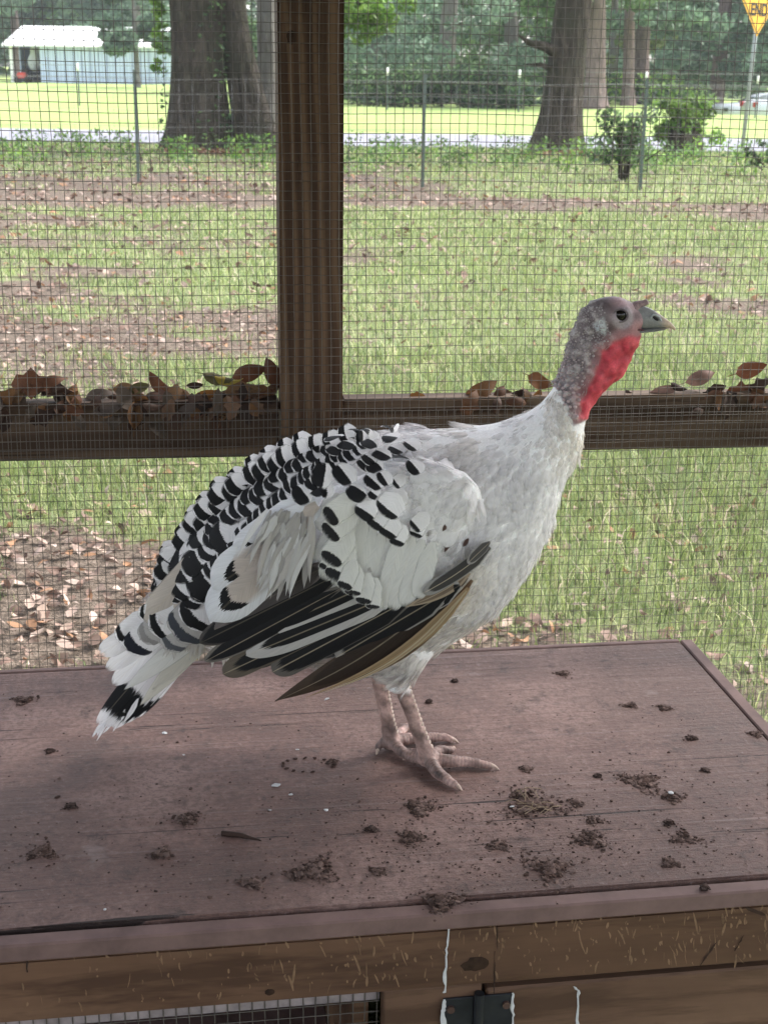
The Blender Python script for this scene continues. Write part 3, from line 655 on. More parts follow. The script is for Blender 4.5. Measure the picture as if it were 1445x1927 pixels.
# hardware cloth: two overlapping welded mesh panels, every wire its own
MW = plain('mesh_wire', (.105, .092, .08), .55, .5, .35, .25, 60)
def field(s, z, ph=0.0):
    ds = .0016*math.sin(3.1*s+2.2*z+ph)+.0010*math.sin(9*z+ph*2+4*s)+.0006*math.sin(23*z+ph)
    dz = .0022*math.sin(2.3*s+1.1*z+ph*1.7)+.0010*math.sin(8*s+ph)+.0006*math.sin(21*s+3*z)
    dn_ = .0035*math.sin(4.3*s+ph)*math.sin(5.1*z+ph)
    return ds, dn_, dz
def mesh_panel(label, sA, sB, zA, zB, off, ph, phs=0.0, grp=None):
    r = empty('wire_mesh', tuple(W0), WA); tag(r, label, 'wire mesh', 'wire mesh on the coop wall')
    P = .0127; rad = .00047
    k = int((sB-sA)/P)
    for i in range(k+1):
        s = sA+i*P+phs+random.gauss(0, .0003); tl_ = random.gauss(0, .0006)
        pts = []
        for z in np.linspace(zA, zB, max(6, int((zB-zA)/.035))):
            a, b3, c3 = field(s, z, ph); pts.append((s+a+tl_*math.sin(z*6+i), off+b3-.0006, z))
        V, F = tube(pts, rad, 4, False); mk('wire', V, F, MW, r)
    k = int((zB-zA)/P)
    for i in range(k+1):
        z = zA+i*P+random.gauss(0, .0003); tl_ = random.gauss(0, .0006)
        pts = []
        for s in np.linspace(sA-.004, sB+.004, int((sB-sA)/.035)):
            a, b3, c3 = field(s, z, ph); pts.append((s, off+b3+.0006, z+c3+tl_*math.sin(s*6+i)))
        V, F = tube(pts, rad, 4, False); mk('wire', V, F, MW, r)
    return r
zu = wl(1000, 846, 0)[1]; zl = wl(1000, 766, 0)[1]
mesh_panel('upper welded wire mesh panel stretched over the post and rail', -1.20, 1.20, zu, zu+.0127*62, -.001, 0.0)
mesh_panel('lower welded wire mesh panel below the rail, its top edge lapping the upper one', -1.20, 1.20, .20, zl, -.0045, 1.1, .0052)

# leaves caught on the rail, behind the mesh
def rail_leaf(px, py, size, rz, ry, rx, col, lab, k, off=.045, curl=None):
    s, z = wl(px, py, off); me = LEAFM[k % 28].copy(); a = me.color_attributes['Col']; n = len(a.data)
    a.data.foreach_set('color', np.tile([*col, 1], (n, 1)).astype(np.float32).ravel())
    q = W0+WD*s+WN*off+np.array([0, 0, z]); o = bpy.data.objects.new('dead_leaf', me); link(o); o.location = q
    o.rotation_euler = (Matrix.Rotation(WA, 3, 'Z') @ Matrix.Rotation(R(ry), 3, 'Y') @ Matrix.Rotation(R(rx), 3, 'X') @ Matrix.Rotation(R(rz), 3, 'Z')).to_euler()
    a.data.foreach_set('color', np.tile([col[0]*.5, col[1]*.5, col[2]*.5, 1], (n, 1)).astype(np.float32).ravel()); o.scale = (size*.86, size*.82, size*1.7); tag(o, lab, 'leaf', 'dead leaves caught on the rail behind the mesh'); return o
BR = (.20, .085, .045); TAN = (.33, .19, .10); DK = (.07, .04, .03); ORG = (.38, .17, .05); PK = (.36, .22, .18); YL = (.55, .42, .07); OL = (.16, .14, .06); GY = (.17, .13, .11)
RL = [
 (60, 722, .075, 0, 0, 75, BR, 'long reddish brown leaf arching over the rail near the left edge', 2),
 (95, 718, .05, 10, -8, 70, BR, 'brown curved leaf, second from the left edge on the rail', 4),
 (28, 750, .055, 60, 20, 80, TAN, 'tan leaf hanging over the rail at the left edge', 6),
 (10, 790, .04, 80, 0, 85, DK, 'dark leaf wedged low behind the mesh at the left edge', 8),
 (125, 745, .045, 30, 40, 75, DK, 'dark crumpled leaf beside the arching reddish leaf', 10),
 (140, 770, .05, 80, 10, 85, BR, 'brown leaf hanging down behind the mesh below the dark one', 3),
 (185, 742, .05, -10, -20, 70, GY, 'grey brown leaf lying low along the rail', 5),
 (205, 768, .055, 20, 5, 85, GY, 'greyish flat leaf pressed against the mesh on the rail face', 7),
 (240, 735, .045, -40, -35, 70, TAN, 'thin tan leaf poking up from the middle of the left rail', 9),
 (262, 730, .038, 40, 25, 75, OL, 'small olive rounded leaf on the left rail', 11),
 (297, 722, .05, 60, -70, 80, BR, 'brown leaf with a pointed tip standing upright on the left rail', 1),
 (305, 748, .05, 80, 75, 80, PK, 'pinkish leaf folded down over the rail edge', 13),
 (330, 738, .05, 0, 15, 60, TAN, 'tan leaf lying right of the folded pinkish one', 12),
 (368, 725, .03, 70, 70, 80, DK, 'small dark pointed leaf standing on the rail', 14),
 (385, 745, .05, 20, 0, 80, ORG, 'orange brown leaf low on the left rail', 15),
 (410, 712, .055, 0, 12, 55, OL, 'slender green yellow leaf laid across the pile near the post', 16),
 (430, 716, .05, -8, 0, 40, YL, 'yellow edged leaf under the slender green one', 17),
 (468, 702, .062, -5, -22, 78, BR, 'large brown leaf leaning to the post', 18),
 (512, 705, .060, 60, -55, 80, BR, 'rounded reddish leaf standing upright against the post', 19),
 (455, 735, .06, 10, 5, 75, TAN, 'broad tan leaf lying in the pile beside the post', 20),
 (495, 750, .05, 60, 20, 80, BR, 'brown leaf hanging down near the foot of the pile by the post', 21),
 (420, 770, .045, 75, 0, 85, TAN, 'tan leaf pressed flat on the rail face behind the mesh', 22),
 (350, 775, .045, 40, 0, 85, GY, 'dull leaf on the rail face under the small dark pointed leaf', 23),
 (80, 785, .05, 20, 0, 85, DK, 'blackened leaf low on the rail face near the left edge', 24),
 (255, 790, .045, 70, 0, 85, DK, 'blackened leaf on the middle of the left rail face', 25),
 (785, 744, .028, 0, 0, 60, ORG, 'small orange leaf on the right rail near the post', 26),
 (905, 735, .068, -8, -38, 78, (.26, .13, .06), 'large light brown leaf leaning up on the right rail behind the bird', 0),
 (885, 760, .05, 30, -30, 82, (.22, .11, .06), 'brown leaf tucked under the large light brown leaf', 2),
 (985, 742, .04, 30, 30, 75, DK, 'dark crumpled leaf just behind the neck of the bird', 4),
 (965, 750, .04, 70, 60, 80, OL, 'dull olive leaf hanging beside the dark crumpled leaf', 6),
 (1012, 718, .048, 0, 25, 70, (.30, .13, .06), 'thin reddish leaf pointing up behind the neck', 8),
 (1008, 748, .035, 60, 0, 80, ORG, 'orange scrap of leaf behind the neck feathers', 10),
 (1184, 742, .018, 0, 60, 75, DK, 'tiny black scrap of leaf on the rail right of the wattle', 12),
 (1250, 735, .055, 65, 55, 82, PK, 'slender pinkish leaf hanging down over the right rail', 14),
 (1275, 728, .035, 0, 20, 60, DK, 'dark curled leaf beside the hanging pinkish one', 16),
 (1322, 710, .055, -10, -30, 75, PK, 'pale pinkish leaf tilted up on the right rail', 18),
 (1345, 735, .04, 0, -20, 60, DK, 'dark leaf below the pale tilted one', 20),
 (1412, 695, .060, 8, -8, 70, (.30, .11, .055), 'rounded rusty red leaf at the right end of the rail', 22),
 (1395, 735, .055, 20, 10, 72, BR, 'brown leaf under the rusty red one at the right edge', 24),
 (1430, 725, .05, 60, 35, 78, DK, 'dark brown leaf cut by the right edge of the picture', 26),
 (1370, 765, .05, 60, -30, 85, (.12, .08, .06), 'dull leaf flat on the right rail face', 1),
]
for q in RL:
    s_off = .045 if q[1] < 755 else .014
    rail_leaf(*q, off=s_off)

g = np.random.default_rng(14)
for i in range(110):
    if i < 78: px = g.uniform(-15, 528); top_ = 738-18*math.exp(-((px-90)/70)**2)-14*math.exp(-((px-470)/60)**2); lab = 'dark dead leaf in the heap on the left rail between mesh and board'
    else: px = g.choice([g.uniform(860, 1035), g.uniform(1240, 1460), g.uniform(1330, 1460)]); top_ = 742; lab = 'dark dead leaf lodged on the right rail behind the mesh'
    py = top_+6+abs(g.normal(0, 24)) if i < 78 else top_+abs(g.normal(0, 9))
    col = np.array([(.20, .10, .06), (.12, .07, .05), (.28, .17, .11), (.07, .045, .035), (.24, .12, .05), (.16, .12, .09)][g.integers(6)])*g.uniform(.7, 1.3)
    sz_ = g.uniform(.026, .052); cw = 'blackish' if col.sum() < .17 else 'dark brown' if col.sum() < .28 else 'brown' if col.sum() < .42 else 'tan'
    near_ = min(RL, key=lambda q: (q[0]-px)**2+(q[1]-py)**2); sd_ = 'below' if py > near_[1]+14 else 'left of' if px < near_[0] else 'right of'
    ds_ = near_[7].split(' leaf')[0].split(' scrap')[0]
    lab = f"{'small' if sz_ < .036 else 'larger'} {cw} leaf {sd_} the {ds_} leaf on the {'left' if px < 530 else 'right'} rail"
    rail_leaf(px, py, sz_, g.uniform(0, 360), g.normal(0, 30), g.uniform(40, 95), tuple(col), lab, int(g.integers(28)), off=g.uniform(.030, .06) if py < 752 else g.uniform(.008, .024))

# coop roof (overhead, shades the bird)
rf = empty('coop_roof', tuple(W0), WA); tag(rf, 'boarded roof over the coop above the picture', 'roof'); RW = wood('roof_board', (.1, .07, .05), (.2, .15, .11), (.3, .24, .18), axis=0, seed=4)
for i in range(21):
    y0 = .35-i*.2; box('roof_board', (-2.4, y0-.195, 2.215), (2.5, y0, 2.24), RW, rf, bev=.002)

# ================================================================== TABLE (nest box)
TA = R(8.6); TD = np.array([math.cos(TA), math.sin(TA), 0]); TN = np.array([-math.sin(TA), math.cos(TA), 0]); TZ = .45
def tb(px, py, z=TZ): q = at_z(px, py, z); return float(q@TD), float(q@TN)
vr = tb(635, 1232)[1]; vf = tb(722, 1725)[1]; vg = tb(722, 1698)[1]; ur = tb(1385, 1293)[0]; ug = tb(1366, 1302)[0]
print('table', vr, vf, vg, ur, ug)
tab = empty('nest_box', (0, 0, 0), TA); tag(tab, 'low wooden nest box with a weathered mauve brown plywood lid the bird stands on', 'nest box')
m, t, b = M('lid_paint', .62, .35); TOPM = m
v = coords(t, (1, 1, 1)); vs = coords(t, (1.6, 55, 30)); vs2 = coords(t, (2.4, 80, 10), loc=(3, 1, 0)); vs3 = coords(t, (2.6, 150, 50), loc=(1, 5, 0))
n1 = noise(t, vs, 1.0, 6, .65, .35); n2 = noise(t, v, 5, 8, .68); n3 = noise(t, v, 34, 6, .75); n4 = noise(t, vs2, 1.0, 5, .6, .6); n5 = noise(t, vs3, 1, 4, .6, .2); n6 = noise(t, v, 1.7, 3, .5)
c = ramp(t, n2, [(.34, (.10, .052, .043)), (.5, (.20, .115, .097)), (.66, (.325, .212, .186))])
c = mix(t, ramp(t, n6, [(.40, 0), (.60, .6)]), c, (.10, .060, .050))
c = mix(t, ramp(t, n1, [(.30, .35), (.45, 0)]), c, (.08, .048, .042))
n7 = noise(t, v, 120, 6, .8); c = mix(t, ramp(t, n7, [(.42, .55), (.52, 0)]), c, (.095, .062, .055)); c = mix(t, ramp(t, n7, [(.56, 0), (.68, .55)]), c, (.31, .245, .235))
c = mix(t, ramp(t, n5, [(.58, 0), (.72, .3)]), c, (.32, .25, .24))
ck = math_(t, 'MULTIPLY', ramp(t, n4, [(.33, 1), (.35, 0)]), ramp(t, n2, [(.40, 0), (.47, 1)]))
c = mix(t, ck, c, (.025, .014, .012))
c = mix(t, ramp(t, n3, [(.55, 0), (.68, .8)]), c, (.07, .045, .038))
c = mix(t, math_(t, 'MULTIPLY', ramp(t, noise(t, v, 7, 5, .6), [(.66, 0), (.78, 1)]), .45), c, (.42, .37, .37))
L(t, c, b.inputs['Base Color'])
hh = math_(t, 'ADD', math_(t, 'MULTIPLY', n1, .5), math_(t, 'ADD', math_(t, 'MULTIPLY', n3, .35), math_(t, 'ADD', math_(t, 'MULTIPLY', ck, -.9), math_(t, 'ADD', math_(t, 'MULTIPLY', n5, .3), math_(t, 'MULTIPLY', n7, .5)))))
bump(t, b, hh, 1.0, .006); L(t, ramp(t, n2, [(.3, .5), (.7, .75)]), b.inputs['Roughness'])
EDGEW = plain('lid_trim', (.15, .095, .086), .7, .3, 0, .25, 22, .5)
FRONTW = wood('front_board', (.050, .025, .016), (.125, .068, .042), (.20, .118, .072), axis=0, freq=22, crack=.35, seed=5.2, rough=.55, stretch=7, patch=(.075, .04, .025))
DOORW = wood('door_board', (.06, .032, .02), (.125, .070, .045), (.19, .115, .075), axis=0, freq=26, crack=.3, seed=9.4, rough=.6, stretch=9, patch=(.08, .045, .03))
UL = -1.15
# lid: grid so that the plywood edge is slightly uneven
box('lid', (UL, vg, TZ-.018), (ug-.002, vr-.012, TZ), TOPM, tab, bev=.0018, seg=2)
box('rear_trim', (UL, vr-.0105, TZ-.03), (ug-.002, vr, TZ+.001), EDGEW, tab, bev=.0015)
box('side_trim', (ug+.0015, vf+.026, TZ-.07), (ur, vr, TZ-.001), EDGEW, tab, bev=.002)
box('front_trim', (UL, vf, TZ-.022), (ur, vg-.005, TZ-.002), EDGEW, tab, bev=.002)
# front board
fz = TZ-.0225; q = at_plane(722, 1872, TN*vf, TN); fb = float(q[2]); print('board bottom', fb)
box('front_board', (UL, vf+.003, fb), (ur-.001, vf+.024, fz), FRONTW, tab, bev=.0025, seg=2)
kxy = at_plane(895, 1818, TN*(vf), TN); disc('knot', (float(kxy@TD), vf+.0018, kxy[2]), .014, .0085, .0008, KNOT, tab, seed=5, jag=.18)
kxy = at_plane(508, 1870, TN*(vf), TN); disc('knot', (float(kxy@TD), vf+.0018, kxy[2]), .005, .004, .0008, KNOT, tab, seed=6)
# lower right: stile and door
def fr(px, py, off=0.0):
    q = at_plane(px, py, TN*(vf+off), TN); return float(q@TD), float(q[2])
ux0 = fr(722, 1895, .006)[0]; ux1 = fr(906, 1895, .006)[0]; ux2 = fr(914, 1895, .006)[0]
box('stile', (ux0, vf+.008, .03), (ux1, vf+.03, fb-.002), DOORW, tab, bev=.002)
dr = box('door', (ux2, vf+.008, .05), (ur-.02, vf+.03, fb-.010), DOORW, tab, bev=.0025)
box('end_panel', (ur-.022, vf+.032, .0), (ur-.004, vr-.002, TZ-.072), FRONTW, tab, bev=.001)
box('back_panel', (UL, vr-.03, 0), (ur-.024, vr-.012, TZ-.032), FRONTW, tab, bev=.001)
box('divider', (ux0-.03, vf+.034, 0), (ux0-.012, vr-.034, TZ-.02), FRONTW, tab, bev=.001)
box('floor_panel', (UL, vf+.034, .10), (ux0-.031, vr-.034, .115), EDGEW, tab, bev=.001)
LITSTRIP = plain('lit_strip_tone', (.26, .22, .22), .8, .2, 0, .3, 40)  # pale tone stands in for the lit strip below the front board
q0 = fr(350, 1893, .03)[1]
box('lit_strip_batten', (UL, vf+.027, q0-.010), (ux0-.001, vf+.040, q0+.004), LITSTRIP, tab, bev=.001)
# hinge
HM = plain('hinge_iron', (.03, .032, .038), .5, .5, .6, .3)
hx0, hz1 = fr(836, 1886, 0); hx1 = fr(968, 1886, 0)[0]; hxm = fr(902, 1883, 0)[0]
hg = box('hinge', (hx0, vf+.0045, hz1-.075), (hxm-.005, vf+.0075, hz1), HM, tab, bev=.0008); box('hinge', (hxm+.005, vf+.0045, hz1-.075), (hx1, vf+.0075, hz1), HM, tab, bev=.0008)
V, F = tube([(hxm, vf+.002, hz1-.08), (hxm, vf+.002, hz1+.006)], .0055, 12); mk('hinge_barrel', V, F, HM, hg, smooth=False)
for sx in (-.030, .030):
    V, F = tube([(hxm+sx, vf+.001, hz1-.012), (hxm+sx, vf+.0044, hz1-.012)], .0042, 12); mk('screw', V, F, plain('screw', (.10, .06, .05), .6, .4, .5), hg, smooth=False)
# mesh over the lower left opening
wm = empty('wire_mesh', (0, 0, 0), TA); tag(wm, 'welded wire mesh over the opening under the front board of the nest box', 'wire mesh')
lo_u = fr(-60, 1900)[0]
for i in range(int((ux0-lo_u)/.0127)+2):
    u_ = ux0-.004-i*.0132; V, F = tube([(u_, vf+.0255, .12), (u_+random.gauss(0, .0005), vf+.0255, fb+.006)], .0007, 4, False); mk('wire', V, F, MW, wm)
for i in range(18):
    z = fb-.012-i*.0132; V, F = tube([(lo_u-.05, vf+.0245, z), ((lo_u+ux0)/2, vf+.0245, z+random.gauss(0, .0006)), (ux0-.002, vf+.0245, z)], .0007, 4, False); mk('wire', V, F, MW, wm)
# white dropping streaks down the front
WHT = plain('dropping_white', (.50, .50, .51), .7, .3, 0, .12, 120)
def streak(name, pts, off, label):
    V, F = [], []
    q_ = []
    for (a0, b0_, c0_), (a1, b1_, c1_) in zip(pts[:-1], pts[1:]): q_ += [(a0+(a1-a0)*k/3, b0_+(b1_-b0_)*k/3, c0_+(c1_-c0_)*k/3) for k in range(3)]
    pts = q_+[pts[-1]]
    for i, (px, py, w_) in enumerate(pts):
        px += random.uniform(-1.5, 1.5); w_ *= random.uniform(.6, 1.35)
        u_, z = fr(px, py, off)
        w_ *= .72
        V += [(u_-w_/1500*.5, vf+off, z), (u_, vf+off-.0008, z), (u_+w_/1500*.5, vf+off, z)]
    for i in range(len(pts)-1):
        a = i*3; F += [[a, a+3, a+4, a+1], [a+1, a+4, a+5, a+2]]
    o = mk(name, V, F, WHT, tab); o['label'] = label
streak('dropping_streak', [(842, 1722, 3), (844, 1745, 7), (843, 1752, 3), (841, 1780, 5), (839, 1800, 3), (838, 1830, 8), (837, 1855, 5), (836, 1868, 6)], .0022, 'long white dropping streak down the front board')
streak('dropping_streak', [(836, 1880, 4), (836, 1895, 12), (833, 1905, 10), (834, 1927, 12), (832, 1945, 8)], .0035, 'wide white dropping at the hinge edge')
streak('dropping_streak', [(965, 1868, 3), (965, 1880, 8), (963, 1900, 8), (966, 1915, 3), (962, 1940, 7)], .0035, 'white dropping on the right hinge leaf')
streak('dropping_streak', [(1078, 1856, 3), (1088, 1864, 7), (1086, 1880, 5), (1086, 1920, 7), (1086, 1945, 6)], .0075, 'pale dropping streak on the door')
# scratches in the front board: fine slivers of bare wood
SC = plain('bare_wood', (.185, .112, .066), .7, .3, 0, .35, 80)
V, F = [], []
g = np.random.default_rng(21)
for i in range(420):
    px = g.uniform(0, 1) ** .6*1500-20; line = 1775-.070*px; py = line+g.uniform(.05, .95)**1.2*140
    a = R(g.choice([90, 90, 88, 84, 100, 62])+g.normal(0, 10)); ln = 3+g.exponential(7)*(2.2 if g.random() < .08 else 1); wd = g.uniform(.6, 4.2)
    if line+ln*.6 > py or py > line+148-ln*.6: continue
    b0 = len(V); bend = g.normal(0, 1.2)
    for k in range(4):
        tt = (k/3-.5)*ln; cx = px+math.cos(a)*tt-math.sin(a)*bend*(1-(k/1.5-1)**2); cy = py+math.sin(a)*tt+math.cos(a)*bend*(1-(k/1.5-1)**2); hw = wd*(.25+math.sin(math.pi*(k+.4)/3.8))*.5
        for s in (-1, 1):
            u_, z = fr(cx-s*math.sin(a)*hw, cy+s*math.cos(a)*hw, .0027); V.append((u_, vf+.0027, z))
    for k in range(3): F.append([b0+2*k, b0+2*k+1, b0+2*k+3, b0+2*k+2])
o = mk('scratches', V, F, SC, tab); o['kind'] = 'stuff'
SD_ = plain('dark_stain', (.035, .02, .015), .8, .2, 0, .4, 60)
V, F = [], []
for (px, py, ln, wd, ang) in ((935, 1760, 60, 3, 88), (1050, 1590+118, 28, 5, 75), (1332, 1795, 55, 4, -55), (1390, 1775, 35, 3, -60), (52, 1810, 40, 4, 90), (1420, 1715, 40, 8, 20), (500, 1752, 40, 8, 0), (930, 1830, 80, 2.5, 90)):
    a = R(ang); b0 = len(V)
    for k in range(7):
        tt = (k/6-.5)*ln; hw = wd*(.3+math.sin(math.pi*k/6)*.7)*.5*g.uniform(.7, 1.3)
        for s in (-1, 1): u_, z = fr(px+math.cos(a)*tt-s*math.sin(a)*hw+g.normal(0, .8), py+math.sin(a)*tt+s*math.cos(a)*hw, .0022); V.append((u_, vf+.0022, z))
    for k in range(6): F.append([b0+2*k, b0+2*k+1, b0+2*k+3, b0+2*k+2])
o = mk('cracks', V, F, SD_, tab); o['kind'] = 'stuff'

# dirt on the lid
def chunk(g, c, s, flat=.6):
    bm_v = [(0, 0, 1), (.894, 0, .447), (.276, .851, .447), (-.724, .526, .447), (-.724, -.526, .447), (.276, -.851, .447), (.724, .526, -.447), (-.276, .851, -.447), (-.894, 0, -.447), (-.276, -.851, -.447), (.724, -.526, -.447), (0, 0, -1)]
    bf = [[0, 1, 2], [0, 2, 3], [0, 3, 4], [0, 4, 5], [0, 5, 1], [1, 6, 2], [2, 7, 3], [3, 8, 4], [4, 9, 5], [5, 10, 1], [6, 7, 2], [7, 8, 3], [8, 9, 4], [9, 10, 5], [10, 6, 1], [11, 7, 6], [11, 8, 7], [11, 9, 8], [11, 10, 9], [11, 6, 10]]
    v = np.array(bm_v)*g.uniform(.65, 1.3, (12, 1))*s*[g.uniform(.7, 1.5), g.uniform(.7, 1.4), flat]
    v = v@rotm(g.uniform(0, 6.28), g.normal(0, .3), 0).T
    return v+[c[0], c[1], c[2]+s*flat*.5], bf
DIRT = np.array([[.075, .048, .040], [.105, .070, .060], [.05, .033, .028], [.15, .105, .092], [.12, .082, .072]])
def clump(px, py, rad_px, label, seed, dens=1.0, dark=1.0, straw=0):
    g = np.random.default_rng(seed); c0 = at_z(px, py, TZ); r_ = rad_px/1560.0; V, F, C = [], [], []
    nn = int((14+rad_px*5)*dens)
    for i in range(nn):
        a = g.uniform(0, 6.28); q = abs(g.normal(0, .5)); lob = 1+.45*math.sin(a*3+seed)
        x = c0[0]+math.cos(a)*q*r_*lob*1.15; y = c0[1]+math.sin(a)*q*r_*lob*1.0; s = g.uniform(.0008, .0034)*(1.2-min(q, 1)*.75)*(1+rad_px/110)
        v, f_ = chunk(g, (x, y, TZ+(.0015 if q < .45 else 0)*g.random()), s, g.uniform(.25, .6)); b0 = sum(len(k) for k in V)
        V.append(v); F += [[i_+b0 for i_ in q_] for q_ in f_]; C.append(np.tile(DIRT[g.integers(5)]*dark*g.uniform(.8, 1.3), (12, 1)))
    for i in range(straw):
        a = g.uniform(0, 3.14); ln = g.uniform(.008, .02); x = c0[0]+g.normal(0, r_*.4); y = c0[1]+g.normal(0, r_*.4)
        v, f_ = tube([(x-math.cos(a)*ln, y-math.sin(a)*ln, TZ+.003), (x, y, TZ+.008), (x+math.cos(a)*ln, y+math.sin(a)*ln, TZ+.004)], .0006, 4); b0 = sum(len(k) for k in V)
        V.append(np.array(v)); F += [[i_+b0 for i_ in q_] for q_ in f_]; C.append(np.tile([.28, .21, .15], (len(v), 1)))
    o = mk('dirt_clump', np.vstack(V), F, MAT_CRUMB, smooth=False, cols=np.vstack(C)); tag(o, label, 'dirt', 'dried dirt and droppings on the nest box lid'); return o
CL = [
 (45, 1318, 24, 'flat dirt smear near the left edge of the lid'), (95, 1414, 9, 'small dark dirt flake left of the shadow'),
 (135, 1518, 11, 'dark crumb lump below the small flake at the left'), (80, 1605, 26, 'dirt clump toward the left front of the lid'),
 (305, 1608, 22, 'dirt clump between the left clump and the sliver'), (350, 1542, 26, 'thin scatter of dirt left of the long splinter'),
 (625, 1436, 12, 'crumbs at the rim of the bare footprint hollow'), (790, 1520, 32, 'round broken dirt clump in front of the feet'),
 (775, 1577, 28, 'round dirt clump just below another near the middle'), (1000, 1515, 58, 'widest dirt pile, with straw in it, right of the feet'),
 (938, 1592, 20, 'dark flat dirt lump below the straw pile'), (1110, 1580, 34, 'elongated dirt clump right of the flat dark lump'),
 (1205, 1470, 42, 'long ragged dirt ridge on the right'), (1264, 1502, 24, 'dirt lump with a pale fleck at the end of the ridge'),
 (1250, 1333, 17, 'compact dirt clump near the rear right of the lid'), (1300, 1390, 11, 'small dirt clump near the right trim'),
 (1287, 1577, 24, 'dirt clump at the right front'), (1186, 1328, 15, 'small dirt scatter left of the compact rear clump'),
 (1060, 1268, 17, 'faint dirt patch near the rear edge of the lid'), (1035, 1635, 44, 'broad dirt scatter along the front of the lid'),
 (1085, 1512, 13, 'dark lump at the right tip of the straw pile'), (1117, 1545, 14, 'dark lump below the tip of the straw pile'),
 (700, 1562, 11, 'small dirt lump left of the two round clumps'), (590, 1640, 44, 'loose wide dirt scatter near the front middle'),
 (475, 1662, 22, 'dirt lump by the left part of the front groove'), (712, 1640, 12, 'small lump near the front groove'),
 (830, 1697, 34, 'dirt fallen into the front groove above the white streak'), (855, 1283, 6, 'small black dropping right of the near leg'),
 (807, 1322, 7, 'black dropping beside the leg'), (1123, 1461, 6, 'single round black dropping in the open middle right'),
 (1326, 1450, 8, 'dark flake near the right edge'), (1420, 1382, 14, 'dirt heap on the groove of the right trim'),
 (990, 1448, 12, 'small dirt crumbs right of the toes'), (1258, 1290+260, 9, 'dark crumbs below the ragged ridge'), (1260, 1625, 16, 'dirt lump near the right front corner'), (1325, 1671, 6, 'small dropping lying on the front trim')]
for i, (px, py, r_, lab) in enumerate(CL):
    clump(px, py, r_, lab, 50+i, dens=1.5 if r_ > 15 else 1.8, dark=.55 if r_ < 12 else .95, straw=14 if r_ > 55 else 0)
g = np.random.default_rng(5); V, F, C = [], [], []; b0 = 0
for i in range(1500):
    px = g.uniform(0, 1445); py = 1250+g.random()**.7*470
    if g.random() < .55: px = np.clip(g.normal(950, 260), 0, 1445); py = np.clip(g.normal(1580, 70), 1260, 1690)
    c0 = at_z(px, py, TZ); u_, v_ = float(c0@TD), float(c0@TN)
    if v_ > vr-.015 or v_ < vg+.004 or u_ > ug-.004: continue
    s = g.uniform(.0004, .0015)*(1.8 if g.random() < .05 else 1); v, f_ = chunk(g, c0, s, .6); V.append(v); F += [[k+b0 for k in q_] for q_ in f_]; b0 += 12; C.append(np.tile(DIRT[g.integers(5)]*g.uniform(.7, 1.3), (12, 1)))
o = mk('dirt_crumbs', np.vstack(V), F, MAT_CRUMB, smooth=False, cols=np.vstack(C)); tag(o, 'fine crumbs of dirt scattered over the mauve lid', 'dirt', kind='stuff')
# white flecks
for i, (px, py, s, lab) in enumerate([(311, 1380, 6, 'white fluffy fleck below the tail'), (520, 1479, 8, 'largest white chip in front of the shadow'), (547, 1496, 4, 'white chip just right of the largest one'), (508, 1525, 3, 'tiny white speck below the largest chip'), (614, 1525, 4, 'white fleck left of the round dirt clumps'), (615, 1316, 5, 'white fleck behind the wing tip'), (560, 1411, 3, 'white speck at the rear of the footprint'), (346, 1421, 2.5, 'white speck inside the soft shadow'), (1262, 1493, 6, 'pale fleck on the dirt lump of the ridge'), (198, 1712, 3, 'bright speck near the front left groove'), (963, 1518, 3, 'pale speck in the straw pile')]):
    g = np.random.default_rng(i); c0 = at_z(px, py, TZ+(.006 if i in (8, 10) else 0)); v, f_ = chunk(g, c0, s/1900, .5); v[:, 0] = c0[0]+(v[:, 0]-c0[0])*1.5
    tag(mk('white_fleck', v, f_, WHT, smooth=False), lab, 'fleck', 'white flecks on the nest box lid')
# splinter and footprint hollow rim
V, F = [], []
for i in range(14):
    a = -.3+i/13*5.2; c0 = at_z(580+math.cos(a)*48, 1440-math.sin(a)*13, TZ); v, f_ = chunk(np.random.default_rng(i), c0, .0028, .45); b0 = len(V); V += list(v); F += [[k+b0 for k in q_] for q_ in f_]
o = mk('dirt_clump', V, F, MAT_CRUMB, smooth=False, cols=np.tile([.05, .03, .025], (len(V), 1))); tag(o, 'curved crumb rim of an old footprint in front of the tail shadow', 'dirt', 'dried dirt and droppings on the nest box lid')
a, b2 = at_z(418, 1568, TZ+.002), at_z(492, 1582, TZ+.001)
V, F = tube([a, (a+b2)/2+[0, 0, .002], b2], [.0035, .003, .0006], 5); tag(mk('splinter', V, F, SD_, smooth=False), 'dark wood splinter lying on the lid left of the middle', 'splinter')

# ================================================================== THE TURKEY
YB = 1.565
def B(px, py, off=0.0): return at_y(px, py, YB+off)
bird = empty('turkey', (float(B(760, 1400)[0]), YB, TZ)); BL = np.array(bird.location)
tag(bird, 'white turkey hen with black barred feathers and a red wattle standing on the nest box', 'turkey')
